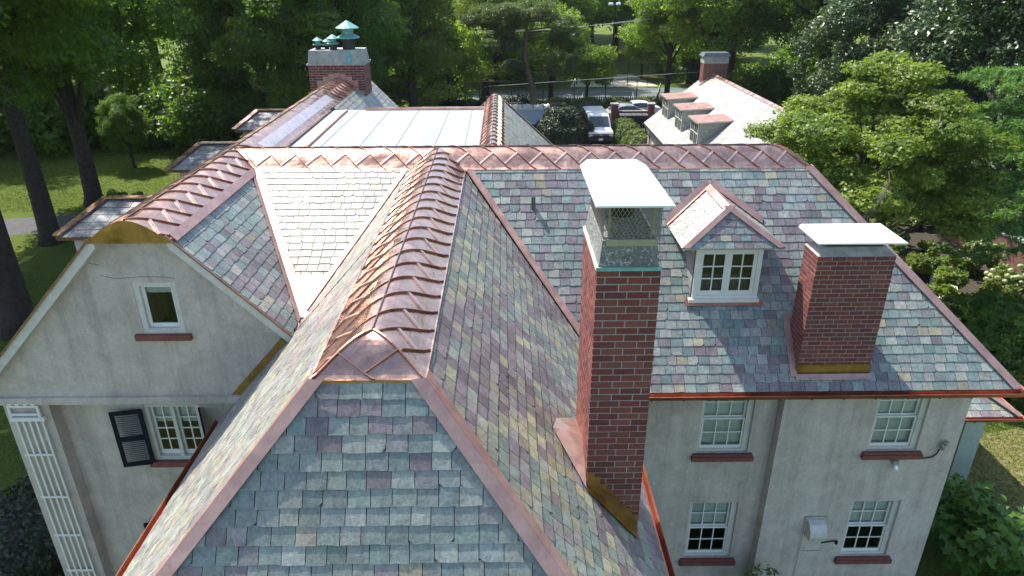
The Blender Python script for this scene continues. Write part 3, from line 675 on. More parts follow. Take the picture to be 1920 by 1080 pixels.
# second chimney on the main slope
DX0, DX1, DY0, DY1, DZT = 5.655, 7.06, 11.62, 12.24, 9.24
c2 = chimney('chimney', DX0, DX1, DY0, DY1, 6.4, DZT, 'f', bl=.262, bh=.0917, zcut=lambda x: 6.82)
b = MB(); b.hexa([(DX0-.01, DY0-.012, DZT+.003), (DX1+.01, DY0-.012, DZT+.003), (DX1+.01, DY1+.01, DZT+.003), (DX0-.01, DY1+.01, DZT+.003)], [(DX0+.14, DY0+.13, DZT+.14), (DX1-.14, DY0+.13, DZT+.14), (DX1-.14, DY1-.13, DZT+.14), (DX0+.14, DY1-.13, DZT+.14)]); b.build('mortar_crown', M_CO, c2)
b = MB(); b.box((DX0+.2, DY0+.16, DZT+.12), (DX1-.2, DY1-.16, DZT+.27)); b.build('flue_collar', M_BLK, c2)
b = MB(); z = 9.54; bot = [(5.56, 11.51, z), (7.15, 11.50, z), (7.15, 12.46, z), (5.56, 12.44, z)]; tp = [(5.64, 11.69, z+.06), (7.05, 11.68, z+.06), (7.09, 12.42, z+.05), (5.59, 12.41, z+.05)]
b.hexa([(x, y, z-.025) for x, y, _ in bot], bot); b.hexa([(x, y, z+.0005) for x, y, _ in bot], tp); b.build('chimney_cap', M_CAP, c2)
b = MB(); b.box((DX0-.012, DY0-.020, 6.74), (DX1+.012, DY0-.0125, 6.99)); b.build('base_flashing', M_CUA, c2)
b = MB(); q = [(DX0-.04, DY0-.02), (DX1+.04, DY0-.02), (DX1+.04, DY0-.10), (DX0-.04, DY0-.10)]
b.prism([V((x, y, zM(y)))+NM*.04 for x, y in q], NM*.006); b.build('apron_flashing', M_CUF, c2)
b = MB(); q = [(DX0-.13, DY0-.05), (DX0+.0, DY0-.05), (DX0+.0, DY1+.2), (DX0-.13, DY1+.2)]
b.prism([V((x, y, zM(y)))+NM*.04 for x, y in q], NM*.006); b.build('side_flashing', M_CUF, c2)
# far chimney with verdigris cowls
FX0, FX1, FY0, FY1, FZ = -7.0, -5.02, 26.05, 27.3, 10.86
c3 = chimney('chimney', FX0, FX1, FY0, FY1, 7.0, FZ, '', bl=.27, bh=.088)
b = MB(); b.box((FX0-.05, FY0-.05, FZ+.003), (FX1+.05, FY1+.05, FZ+.06)); b.hexa([(FX0-.0, FY0-.0, FZ+.06), (FX1+.0, FY0-.0, FZ+.06), (FX1, FY1, FZ+.06), (FX0, FY1, FZ+.06)], [(FX0+.05, FY0+.1, FZ+.50), (FX1-.05, FY0+.1, FZ+.50), (FX1-.05, FY1-.1, FZ+.5), (FX0+.05, FY1-.1, FZ+.5)]); b.build('concrete_crown', M_CO, c3)
b = MB(); b.hexa([(-5.62, FY0-.004, FZ+.065), (-5.44, FY0-.004, FZ+.065), (-5.44, FY0+.01, FZ+.065), (-5.62, FY0+.01, FZ+.065)], [(-5.66, FY0+.088, FZ+.48), (-5.44, FY0+.088, FZ+.48), (-5.44, FY0+.12, FZ+.48), (-5.66, FY0+.12, FZ+.48)]); b.build('verdigris_stain', M_TEAL, c3)
for x, y, s in ((-6.7, 26.6, .5), (-6.12, 26.5, .62), (-6.42, 26.75, .42), (-5.6, 26.65, 1.15)):
    b = MB(); b.lathe((x, y, FZ+.48), [(.2*s, 0), (.2*s, .42*s)], 14); p = b.build('flue_pipe', M_BLK, c3)
    b = MB(); b.lathe((x, y, FZ+.48), [(.22*s, .38*s), (.36*s, .34*s), (.36*s, .37*s), (.2*s, .46*s)], 16); b.lathe((x, y, FZ+.48), [(.18*s, .45*s), (.18*s, .62*s)], 12); b.lathe((x, y, FZ+.48), [(.36*s, .62*s), (.36*s, .65*s), (.02, .86*s)], 16); b.build('cowl', M_TEAL, c3)
b = MB()
for k in range(9):
    x = capC.O.x+(-1+k/4)*.85; zz = EDZ+.03+RISE*prof(min(1, abs(-1+k/4)))-.25*max(0, abs(-1+k/4)*.85-.62)/.2
    b.box((x-.1, FY0-.02, zz-.3), (x+.1, FY0-.008, zz+.16))
b.build('step_flashing', M_CUF, c3)
# vent pipes
for x, y, f, h_, r in ((.595, 14.04, zM, .26, .045),):
    b = MB(); b.lathe((x, y, f(y)-.1), [(r, 0), (r, h_+.1), (r*.75, h_+.1), (r*.75, h_-.02)], 14); b.build('vent_pipe', M_LEAD, H)
for x, y in ((.62, 18.6), (2.0, 20.9)):
    z = EDZ-1.094*x; b = MB(); b.lathe((x, y, z-.1), [(.07, 0), (.07, .42), (.05, .42), (.05, .35)], 12); b.build('vent_pipe', M_LEAD, H)
# ------------------------------------------------------------------ windows
def sash(win, x0, x1, z0, z1, y, nx, nz, st=.05, mu=.022, mt=M_WH, name='sash', bottom=.07):
    b = MB(); b.box((x0, y, z0), (x0+st, y+.04, z1)); b.box((x1-st, y, z0), (x1, y+.04, z1)); b.box((x0+st, y+.001, z1-st), (x1-st, y+.039, z1)); b.box((x0+st, y+.001, z0), (x1-st, y+.039, z0+bottom))
    gx0, gx1, gz0, gz1 = x0+st, x1-st, z0+bottom, z1-st
    for k in range(1, nx): x = gx0+(gx1-gx0)*k/nx; b.box((x-mu/2, y+.006, gz0), (x+mu/2, y+.034, gz1))
    for k in range(1, nz): z = gz0+(gz1-gz0)*k/nz; b.box((gx0, y+.008, z-mu/2), (gx1, y+.032, z+mu/2))
    b.build(name, mt, win)
    for i in range(nx):
        for j in range(nz):
            q = MB(); xa, xb = gx0+(gx1-gx0)*i/nx, gx0+(gx1-gx0)*(i+1)/nx; za, zb = gz0+(gz1-gz0)*j/nz, gz0+(gz1-gz0)*(j+1)/nz
            t = random.gauss(0, .002); q.face([(xa, y+.018+t, za), (xb, y+.018-t, za), (xb, y+.021-t, zb), (xa, y+.021+t, zb)]); q.build('pane', M_GL, win)
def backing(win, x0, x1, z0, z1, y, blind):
    q = MB(); q.box((x0-.1, y+.9, z0-.1), (x1+.1, y+.95, z1+.1)); q.box((x0-.1, y+.1, z0-.12), (x1+.1, y+.9, z0-.1)); q.build('dark_backing', M_DARK, win)  # dark panel stands in for the unlit room behind the glass
    if blind:
        q = MB(); n_ = 10
        for k in range(n_):
            xa, xb = x0+(x1-x0)*k/n_, x0+(x1-x0)*(k+1)/n_; q.face([(xa, y+.07+.004*(k % 2), z1-(z1-z0)*blind), (xb, y+.07+.004*((k+1) % 2), z1-(z1-z0)*blind), (xb, y+.07+.004*((k+1) % 2), z1), (xa, y+.07+.004*(k % 2), z1)])
        q.build('blind', M_BLIND, win)
for n_, (x0, x1, z0, z1) in enumerate(WINS):
    b = MB(); y = WY+.09; fw = .07
    b.box((x0, y-.03, z0), (x0+fw, y+.10, z1)); b.box((x1-fw-.05, y-.03, z0), (x1, y+.10, z1)); b.box((x0+fw, y-.029, z1-fw), (x1-fw-.05, y+.099, z1)); b.box((x0+fw, y-.029, z0), (x1-fw-.05, y+.099, z0+.06))
    win = b.build('window', M_OFF, H); zm = z0+.06+(z1-z0-.13)*.5
    sash(win, x0+fw, x1-fw-.05, zm-.02, z1-fw, y+.05, 3, 2, .035); sash(win, x0+fw, x1-fw-.05, z0+.06, zm+.02, y+.0, 3, 2, .035)
    backing(win, x0+fw, x1-fw, z0, z1, y+.05, (1.0, 1.0, .5, .58)[n_])
    b = MB(); b.box((x0-.07, WY-.07, z0-.16), (x1+.09, WY+.1, z0-.005)); b.box((x0-.10, WY-.10, z0-.165), (x1+.12, WY-.02, z0-.06)); b.build('sill', M_SILL, win)
# gable window
x0, x1, z0, z1 = GW; b = MB(); y = GY+.06
b.box((x0, y-.05, z0), (x0+.10, y+.1, z1)); b.box((x1-.08, y-.05, z0), (x1, y+.1, z1)); b.box((x0+.1, y-.049, z1-.07), (x1-.08, y+.099, z1)); b.box((x0+.1, y-.049, z0), (x1-.08, y+.099, z0+.09)); win = b.build('window', M_OFF, H)
sash(win, x0+.1, x1-.08, z0+.09, z1-.07, y+.02, 1, 1, .05); backing(win, x0+.1, x1-.08, z0, z1-.05, y+.02, .22)
b = MB(); b.box((x0-.13, GY-.08, z0-.11), (x1+.10, GY+.05, z0-.004)); b.build('sill', M_SILL, win)
# casement pair with shutters
x0, x1, z0, z1 = LWN; b = MB(); y = GYB+.06
b.box((x0, y-.05, z0), (x0+.07, y+.1, z1)); b.box((x1-.07, y-.05, z0), (x1, y+.1, z1)); b.box((x0+.07, y-.049, z1-.06), (x1-.07, y+.099, z1)); b.box((x0+.07, y-.049, z0), (x1-.07, y+.099, z0+.07)); xm = .5*(x0+x1); b.box((xm-.035, y-.048, z0+.07), (xm+.035, y+.098, z1-.06)); win = b.build('window', M_OFF, H)
for a, e in ((x0+.07, xm-.035), (xm+.035, x1-.07)): sash(win, a, e, z0+.07, z1-.06, y+.03, 2, 4, .04, bottom=.10)
backing(win, x0+.07, x1-.07, z0, z1-.05, y+.03, .36)
b = MB(); b.box((x0-.12, GYB-.09, z0-.12), (x1+.12, GYB+.05, z0-.004)); b.build('sill', M_SILL, win)
def shutter(hx, hz0, hz1, wd, ang, yy):
    """hinged at x=hx, opening angle from the wall"""
    e = V((math.cos(ang), -math.sin(ang), 0)); n_ = V((-e.y, e.x, 0)); th = .035; p = lambda u, z, t: V((hx, yy, 0))+e*u+n_*t+V((0,0,z)); b = MB()
    def bx(u0, u1, z0_, z1_, t0=0, t1=th, mb=b): mb.hexa([p(u0,z0_,t0), p(u1,z0_,t0), p(u1,z0_,t1), p(u0,z0_,t1)], [p(u0,z1_,t0), p(u1,z1_,t0), p(u1,z1_,t1), p(u0,z1_,t1)])
    bx(0, .07*wd/.55, hz0, hz1); bx(wd-.07*wd/.55, wd, hz0, hz1); zc = .5*(hz0+hz1)
    for za, zb in ((hz0, hz0+.09), (zc-.05, zc+.05), (hz1-.08, hz1)): bx(.07*wd/.55, wd-.07*wd/.55, za, zb, .001, th-.001)
    sh = b.build('shutter', M_SHU, H)
    for za, zb in ((hz0+.09, zc-.05), (zc+.05, hz1-.08)):
        z = za+.02
        while z < zb-.015:
            q = MB(); u0, u1 = .07*wd/.55, wd-.07*wd/.55
            q.hexa([p(u0,z,.002), p(u1,z,.002), p(u1,z+.006,.002), p(u0,z+.006,.002)], [p(u0,z+.028,th-.004), p(u1,z+.028,th-.004), p(u1,z+.034,th-.004), p(u0,z+.034,th-.004)]); q.build('slat', M_SHU, sh); z += .045
shutter(LWN[0]-.02, 5.36, 6.60, .56, math.radians(170), GYB-.05); shutter(LWN[1]+.0, 5.42, 6.60, .50, math.radians(62), GYB-.03)
shutter(-6.72, 2.6, 3.95, .56, math.radians(170), GYB-.05)
# ------------------------------------------------------------------ dormer on the main slope
dx, hw, dz, rz, ey = 4.37, .985, 9.10, 9.76, 12.40
WX0, WX1, WZ0, WZ1, DY = 3.73, 5.04, 7.95, 9.02, 12.66
b = MB()
yb = lambda z: ME_Y+(z-ME_Z)/T47
for x in (WX0, WX1):
    s = -1 if x == WX0 else 1
    b.prism([(x, DY+.02, WZ0-.15), (x, DY+.02, dz+.02), (x, yb(dz+.02)+.1, dz+.02)], (s*-.05, 0, 0))
b.box((WX0, DY-.0, WZ1-.002), (WX1, DY+.1, dz+.04)); dor = b.build('dormer', M_DECK, H)
tmp = []
for x, s in ((WX0-.012, -1), (WX1+.012, 1)):
    pts = [(x, DY+.0, WZ0-.12), (x, DY+.0, dz), (x, yb(dz)+.05, dz)]; st0 = len(tmp)
    U = V((0,1,0)); z = WZ0-.12
    while z < dz:
        u = DY-random.uniform(0, .1)
        while u < yb(z):
            w_ = random.uniform(.17, .22); q = [(max(u, DY), z), (u+w_-.004, z), (u+w_-.004, min(z+.17, dz)), (max(u, DY), min(z+.17, dz))]; u += w_
            if q[1][0]-q[0][0] < .02: continue
            N = V((s, 0, 0)); tmp.append(([V((x, a, c))+N*(.014-.06*(c-z)) for a, c in q], N, pick(PAL['pale']))); 
        z += .15
hipp = [(dx-hw, ey, dz), (dx+hw, ey, dz), (dx, ey+.56, rz)]
slates(hipp, (1,0,0), 'blue', .15, (.17, .22), tmp, False)
lroof = [(dx-hw, ey, dz), (dx, ey+.56, rz), (dx, yb(rz)+.1, rz), (dx-hw, yb(dz)+.1, dz)]; rroof = [(2*dx-x, y, z) for x, y, z in lroof]
slates(lroof, (0,1,0), 'light', .15, (.17, .22), tmp, False); slates(rroof, (0,1,0), 'pale', .15, (.17, .22), tmp, False)
q = MB()
for P_ in (hipp, lroof, rroof):
    P_ = [V(p) for p in P_]; N = (P_[1]-P_[0]).cross(P_[2]-P_[0]).normalized(); N = N if N.z > 0 else -N; q.prism([p-N*.06 for p in P_], N*.058)
q.build('dormer_deck', M_OFF, dor)
q = MB()
for s in tmp: slate_into(q, s)
q.build('slates', M_SL, dor, kind='stuff')
def dfl(name, a, b_, n1, n2, s1, s2): 
    o = fl(name, a, b_, V(n1).normalized(), V(n2).normalized(), s1, s2, lift=.04); o.parent = dor
sl_ = (rz-dz)/hw; sf = (rz-dz)/.56
dfl('hip_flashing', (dx-hw, ey, dz), (dx, ey+.56, rz), (-sl_,0,1), (0,-sf,1), (0,.02,0), (.13,0,0)); dfl('hip_flashing', (dx+hw, ey, dz), (dx, ey+.56, rz), (sl_,0,1), (0,-sf,1), (0,.02,0), (-.13,0,0))
dfl('ridge_flashing', (dx, ey+.56, rz), (dx, yb(rz), rz), (-sl_,0,1), (sl_,0,1), (-.1,0,-.1*sl_), (.1,0,-.1*sl_))
dfl('valley_flashing', (dx, yb(rz), rz), (dx-hw, yb(dz), dz), (-sl_,0,1), (0,-T47,1), (0,-.10,0), (-.06,.11,.11*T47)); dfl('valley_flashing', (dx, yb(rz), rz), (dx+hw, yb(dz), dz), (sl_,0,1), (0,-T47,1), (0,-.10,0), (.06,.11,.11*T47))
b = MB(); y = DY-.02
b.box((WX0, y-.03, WZ0), (WX0+.09, y+.1, WZ1)); b.box((WX1-.09, y-.03, WZ0), (WX1, y+.1, WZ1)); b.box((WX0+.09, y-.029, WZ1-.06), (WX1-.09, y+.099, WZ1)); b.box((WX0+.09, y-.029, WZ0), (WX1-.09, y+.099, WZ0+.06)); b.build('window_frame', M_WH, dor)
xm = .5*(WX0+WX1)
for a, e in ((WX0+.09, xm), (xm, WX1-.09)): sash(dor, a+.002, e-.002, WZ0+.06, WZ1-.06, y+.0, 2, 3, .07, .025, bottom=.10)
q = MB(); q.box((WX0+.05, DY+.35, WZ0-.2), (WX1-.05, DY+.4, dz)); q.build('dark_backing', M_DARK, dor)  # dark panel in place of the dormer's unlit inside
b = MB(); b.box((WX0-.06, y-.08, WZ0-.07), (WX1+.04, y+.1, WZ0-.002)); b.build('sill', M_WH, dor)
b = MB(); b.prism([V((x, yy, zM(yy)))+NM*.04 for x, yy in ((WX0-.14, DY-.02), (WX1+.12, DY-.02), (WX1+.12, DY-.105), (WX0-.14, DY-.105))], NM*.006); b.build('apron_flashing', M_CUG, dor)
# ------------------------------------------------------------------ hipped dormers on the far left slope
for k, y0 in enumerate((13.55, 18.8, 23.95)):
    xe, ze, xr, zr_, wd = -9.22, 9.0, -8.75, 9.42, 2.6
    b = MB(); b.prism([(-9.0, y0+.2, 7.4), (-9.0, y0+.2, 8.98), (-7.6, y0+.2, 8.98)], (0, wd-.4, 0)); ld = b.build('dormer', M_ST, H)
    tmp = []; xb = -6.9
    P1 = [(xe, y0, ze), (xb, y0, ze), (xb, y0+wd/2, zr_), (xr, y0+wd/2, zr_)]; P2 = [(xe, y0+wd, ze), (xb, y0+wd, ze), (xb, y0+wd/2, zr_), (xr, y0+wd/2, zr_)]; P3 = [(xe, y0, ze), (xe, y0+wd, ze), (xr, y0+wd/2, zr_)]
    slates(P1, (1,0,0), 'dark', .26, (.26, .36), tmp, False); slates(P2, (1,0,0), 'dark', .26, (.26, .36), tmp, False); slates(P3, (0,1,0), 'dark', .26, (.26, .36), tmp, False)
    q = MB()
    for s in tmp: slate_into(q, s)
    q.build('slates', M_SL, ld, kind='stuff')
    q = MB()
    for P_ in (P1, P2, P3):
        P_ = [V(p) for p in P_]; N = (P_[1]-P_[0]).cross(P_[2]-P_[0]).normalized(); N = N if N.z > 0 else -N; q.prism([p-N*.07 for p in P_], N*.068)
    q.build('dormer_deck', M_CUS, ld)
    for a, c in (((xe, y0, ze), (xr, y0+wd/2, zr_)), ((xe, y0+wd, ze), (xr, y0+wd/2, zr_)), ((xr, y0+wd/2, zr_), (xb, y0+wd/2, zr_))):
        q = MB(); q.bar(V(a)+V((0,0,.05)), V(c)+V((0,0,.05)), .17, .03); q.build('hip_flashing', M_CU, ld)
# ------------------------------------------------------------------ small wall fittings
t = tag(empty('trellis', (-8.7, GY-.05, 0)), 'white wooden trellis with lattice top fixed to the corner pilaster', 'trellis')
ty = GY-.045
for k in range(5):
    x = -8.92+k*.118; b = MB(); b.box((x-.016, ty-.012, .05), (x+.016, ty+.012, 6.56)); b.build('upright', M_WH, t)
for z in (5.80, 4.80, 3.84, 2.90, 1.95, 1.0): b = MB(); b.box((-8.96, ty-.035, z-.02), (-8.42, ty-.013, z+.02)); b.build('crossbar', M_WH, t)
b = MB(); b.box((-9.0, ty-.04, 6.56), (-8.38, ty+.03, 6.63)); b.build('shelf', M_WH, t)
for z in (6.69, 6.86): b = MB(); b.box((-9.0, ty-.02, z-.022), (-8.44, ty+.02, z+.022)); b.build('top_rail', M_WH, t)
for x in (-8.98, -8.46): b = MB(); b.box((x-.022, ty-.019, 6.63), (x+.022, ty+.019, 6.838)); b.build('top_post', M_WH, t)
for k in range(4): x = -8.93+k*.14; b = MB(); b.box((x-.03, ty-.03, 6.882), (x+.03, ty+.02, 6.93)); b.build('crenel', M_WH, t)
t = tag(empty('security_lamp', (8.2, WY, 4.3)), 'small floodlight on black conduit below the upper window by the corner', 'lamp')
b = MB(); b.tube([(8.1, WY-.03, 4.52), (8.85, WY-.03, 4.52), (9.0, WY-.03, 4.55), (9.08, WY-.03, 4.63), (9.12, WY-.03, 4.78)], .014, 8); b.build('conduit', M_BLK, t)
b = MB(); b.box((8.15, WY-.12, 4.42), (8.27, WY-.0, 4.53)); b.build('mount', M_GRY, t)
b = MB(); b.lathe((8.21, WY-.13, 4.27), [(.03, 0), (.06, .03), (.065, .09), (.03, .16)], 12); b.build('bulb_housing', M_CAP, t)
b = MB(); b.lathe((9.13, WY-.07, 4.78), [(.05, 0), (.06, .1), (.03, .15)], 12); b.lathe((9.15, WY-.1, 4.9), [(.03, 0), (.055, .05), (.05, .1)], 12); b.build('sensor_head', M_GRY, t)
t = tag(empty('vent_hood', (6.67, 11.6, 2.7)), 'cream vent hood box on the chimney breast with thin pipe', 'vent')
b = MB(); yy = 11.59; pr = [(yy, 2.69), (yy-.22, 2.70), (yy-.26, 2.82), (yy-.25, 2.95), (yy-.14, 3.08), (yy, 3.12)]
b.prism([(6.50, y, z) for y, z in pr], (.36, 0, 0)); b.build('hood', M_OFF, t)
b = MB(); b.box((6.44, yy-.03, 3.12), (6.92, yy, 3.20)); b.build('lintel_board', M_CO, t)
b = MB(); b.tube([(6.47, yy-.03, 3.12), (6.47, yy-.03, .0)], .012, 6); b.tube([(6.47, yy-.03, 2.2), (6.97, yy-.03, 2.2)], .012, 6); b.build('pipe', M_OFF, t)
b = MB(); b.tube([(7.0, WY-.04, 2.17), (7.36, WY-.04, 2.24)], .015, 6); b.lathe((7.38, WY-.08, 2.2), [(.035, 0), (.035, .08)], 10); tag(b.build('wall_bracket', M_BLK, None, (7.2, WY, 2.2)), 'short black metal rod bracket beside the lower window', 'bracket')
# east porch
t = tag(empty('side_porch', (11.5, 16.5, 0)), 'low side porch with slate hip roof and copper gutter by the lawn', 'porch')
pz, py0, px1 = 3.05, 15.35, 13.7; tmp = []
slates([(9.5, py0, pz), (px1, py0, pz), (px1-1.7, py0+1.7, pz+.95), (9.5, py0+1.7, pz+.95)], (1,0,0), 'blue', .2, (.24, .3), tmp, False)
slates([(px1, py0, pz), (px1, py0+5.2, pz), (px1-1.7, py0+3.5, pz+.95), (px1-1.7, py0+1.7, pz+.95)], (0,1,0), 'blue', .2, (.24, .3), tmp, False)
q = MB()
for s in tmp: slate_into(q, s)
q.build('slates', M_SL, t, kind='stuff')
q = MB(); q.hexa([(9.5, py0, pz-.08), (px1, py0, pz-.08), (px1, py0+5.2, pz-.08), (9.5, py0+5.2, pz-.08)], [(9.5, py0+1.7, pz+.93), (px1-1.7, py0+1.7, pz+.93), (px1-1.7, py0+3.5, pz+.93), (9.5, py0+3.5, pz+.93)]); q.build('roof_deck', M_OFF, t)
q = MB(); q.bar((px1, py0, pz+.05), (px1-1.7, py0+1.7, pz+1.0), .22, .02); q.build('hip_flashing', M_CUF, t)
g = gutter((9.5, py0, pz), (px1+.1, py0, pz), (0,-1,0)); g.parent = t; g.location = V((0, 12, 0))-V((11.5, 16.5, 0)); g = gutter((px1, py0-.08, pz), (px1, py0+5.2, pz), (1,0,0)); g.parent = t; g.location = V((0, 12, 0))-V((11.5, 16.5, 0))
M_GRN = plain('pale_green_paint', (.34, .42, .36), .7, var=.1)
for y in (15.9, 20.2): q = MB(); q.box((12.75, y, 0), (13.3, y+.4, pz-.07)); q.build('post', M_GRN, t)
# ------------------------------------------------------------------ vegetation
def leaf_mesh(name, cen, nrm, size, asp=.55, var=None, mt=None, bend=.25, lobes=False):
    """one folded four-cornered leaf per centre"""
    n = len(cen); r = rng.normal(size=(n, 3)); nrm = nrm/np.linalg.norm(nrm, axis=1, keepdims=True)
    t = np.cross(nrm, r); t /= np.linalg.norm(t, axis=1, keepdims=True); b = np.cross(nrm, t)
    s = (size*rng.uniform(.7, 1.3, n))[:, None] if not hasattr(size, '__len__') else np.asarray(size)[:, None]
    if lobes:                                            # three-lobed leaf: side lobes swing from the stalk end
        ca, sa = math.cos(.95), math.sin(.95); base = cen-t*s*.6; T, B = t.copy(), b.copy()
        t = np.concatenate([T, T*ca+B*sa, T*ca-B*sa]); b = np.concatenate([B, B*ca-T*sa, B*ca+T*sa]); k_ = np.concatenate([s, s*.78, s*.78])
        cen = np.concatenate([base]*3)+t*k_; s = k_; nrm = np.concatenate([nrm]*3); n *= 3; var = np.concatenate([var if var is not None else rng.uniform(0, 1, n//3)]*3)
    v = np.empty((n, 4, 3)); v[:, 0] = cen-t*s; v[:, 1] = cen+b*s*asp-nrm*s*bend; v[:, 2] = cen+t*s; v[:, 3] = cen-b*s*asp-nrm*s*bend*.4
    me = bpy.data.meshes.new(name); me.vertices.add(n*4); me.vertices.foreach_set('co', v.astype(np.float32).ravel())
    me.loops.add(n*4); me.loops.foreach_set('vertex_index', np.arange(n*4, dtype=np.int32)); me.polygons.add(n)
    me.polygons.foreach_set('loop_start', np.arange(0, n*4, 4, dtype=np.int32)); me.update(calc_edges=True)
    a = me.attributes.new('var', 'FLOAT', 'FACE'); a.data.foreach_set('value', (var if var is not None else rng.uniform(0, 1, n)).astype(np.float32))
    if mt: me.materials.append(mt)
    return me
def crown_pts(clumps, n, flat=.75, out=.35):
    """clumps: array (k,4) xyz r; leaves sit in thin uneven shells and sprays round each clump"""
    k = len(clumps); w_ = clumps[:, 3]**2; idx = rng.choice(k, n, p=w_/w_.sum()); c = clumps[idx]
    d = rng.normal(size=(n, 3)); d /= np.linalg.norm(d, axis=1, keepdims=True)
    lump = 1+.28*np.sin(d[:, 0]*5+idx)*np.cos(d[:, 1]*6+idx*1.7)+.15*np.sin(d[:, 2]*9+idx*.7)
    r = c[:, 3]*lump*rng.uniform(.35, 1, n)**.45
    p = c[:, :3]+d*r[:, None]*np.array([1, 1, flat]); nr = d*.6+rng.normal(size=(n, 3))*.6+np.array([0, 0, out+.35])
    cv = rng.uniform(.0, 1, k)[idx]; var = np.clip(.55*cv+.45*rng.uniform(0, 1, n), 0, 1)
    return p, nr, var
def ell_clumps(k, rx, ry, rz, cz, rc, seed_bias=.55, bottom=-.7):
    out = []
    while len(out) < k:
        d = rng.normal(size=3); d /= np.linalg.norm(d)
        if d[2] < bottom: continue
        f = rng.uniform(seed_bias, 1); out.append((d[0]*rx*f, d[1]*ry*f, cz+d[2]*rz*f, rc*rng.uniform(.65, 1.25)))
    return np.array(out)
def wood(mb, h, r, clumps, limbs=12, lean=(0, 0), start=.35, n=9):
    pts = [(lean[0]*t*t*h+.12*math.sin(t*7)*r, lean[1]*t*t*h+.1*math.cos(t*5)*r, h*t) for t in (0, .04, .15, .3, .45, .6, .75, .9, 1)]
    rr = [r*1.5, r*1.12, r, r*.9, r*.8, r*.66, r*.5, r*.34, r*.18]; mb.tube(pts, rr, n)
    for i in range(limbs):
        c = clumps[int(rng.integers(len(clumps)))]; z0 = min(h*rng.uniform(start, .9), c[2]-.2)
        if z0 < h*.15: continue
        t = z0/h; a = V((lean[0]*t*t*h, lean[1]*t*t*h, z0)); e = V((c[0], c[1], c[2])); m1 = a.lerp(e, .4)+V((0, 0, .08*(e-a).length)); m2 = a.lerp(e, .75)+V((rng.normal()*.2, rng.normal()*.2, .05*(e-a).length))
        r0 = r*(1-t)*.55+.03; mb.tube([a, m1, m2, e], [r0, r0*.7, r0*.42, r0*.15], 6)
L_OAK = m_leaf('oak_leaf', (.065, .13, .026), (.17, .26, .044), .55); L_DOG = m_leaf('dogwood_leaf', (.105, .165, .028), (.26, .32, .052), .45); L_MAG = m_leaf('magnolia_leaf', (.030, .066, .020), (.080, .125, .032), .16, .40, .5)
L_PIN = m_leaf('pine_needle', (.10, .19, .07), (.20, .32, .11), .35); L_FAR = m_leaf('sunny_leaf', (.11, .18, .03), (.27, .345, .055), .55); L_CYP = m_leaf('feathery_leaf', (.085, .125, .02), (.22, .26, .038), .5)
L_SHR = m_leaf('shrub_leaf', (.065, .115, .024), (.18, .235, .045), .42); L_YEW = m_leaf('yew_leaf', (.014, .030, .012), (.036, .058, .02), .15); L_BOX = m_leaf('box_leaf', (.085, .135, .022), (.19, .24, .04), .3)
L_MAP = m_leaf('maple_leaf', (.05, .125, .02), (.14, .25, .036), .42); L_WHT = m_leaf('hydrangea_head', (.42, .46, .24), (.66, .68, .50), .2); L_SCR = m_leaf('scots_pine_leaf', (.065, .095, .034), (.14, .175, .06), .35)
L_GRS = m_leaf('grass_blade', (.10, .15, .028), (.24, .28, .06), .35, .6, .2)
def make_tree(name, h, r, clumps, nleaf, size, lmat, wmat=M_BARK, limbs=14, flat=.75, lean=(0,0), start=.3, asp=.55, wn=9, extra=None, out=.35):
    root = empty(name, (0,0,0)); b = MB(); wood(b, h, r, clumps, limbs, lean, start, wn); b.build('trunk', wmat, root, smooth=True)
    p, nr, var = crown_pts(clumps, nleaf, flat, out)
    o = bpy.data.objects.new('crown', leaf_mesh('crown', p, nr, size, asp, var, lmat)); C.objects.link(o); o.parent = root
    return root
def place(root, x, y, rz=0, s=1.0, label=None, cat='tree', group=None, first=[]):
    o = root if id(root) not in first else copy_tree(root)
    if id(root) not in first: first.append(id(root))
    o.location = (x, y, 0); o.rotation_euler = (0, 0, rz); o.scale = (s, s, s); tag(o, label, cat, group); return o
oak1 = make_tree('oak_tree', 17, .52, ell_clumps(95, 7.5, 7.5, 8.4, 13.8, 1.7, .5, -.85), 95000, .125, L_OAK, limbs=22, start=.22)
oak2 = make_tree('oak_tree', 16, .46, ell_clumps(85, 6.6, 6.6, 8.4, 13.2, 1.6, .5, -.88), 85000, .125, L_OAK, limbs=20, start=.25)
cyp = make_tree('cypress_tree', 19, .40, np.array([(rng.normal()*(.8+2.6*(1-z/20)), rng.normal()*(.8+2.6*(1-z/20)), z, 1.35) for z in np.linspace(3, 19, 70)]), 42000, .13, L_CYP, limbs=26, flat=.55, asp=.3, start=.12)
loc = make_tree('locust_tree', 15, .36, ell_clumps(60, 6, 6, 5.5, 10.5, 1.7, .45, -.8), 40000, .16, L_FAR, limbs=20, flat=.6, asp=.45)
rnd = make_tree('round_tree', 10, .28, ell_clumps(46, 4.2, 4.2, 4.3, 7.0, 1.5, .5, -.7), 24000, .16, L_FAR, limbs=14)
oak3 = make_tree('oak_tree', 19, .5, ell_clumps(95, 7.2, 7.2, 8.0, 15.2, 1.7, .5, -.78), 90000, .125, L_OAK, limbs=22, start=.3)
G_L = 'tall oaks standing on the left lawn'
place(oak3, -25.6, 37.2, .3, .95, 'thick oak leaning over the driveway edge, trunk darkest of the lawn oaks', group=None)
place(oak2, -26.8, 44.2, 1.4, 1.05, 'oak with straight dark trunk on sunlit grass behind the driveway')
place(oak3, -20.6, 26.6, 2.2, 1.18, 'oak beside the stucco gable with low hanging foliage over the lawn')
place(oak2, -34, 33, 4.0, 1.0, 'oak at the far end of the driveway')
GF = 'oaks massed behind the left range of the house'; LF = 'tall dark oak in the mass of trees behind the house'
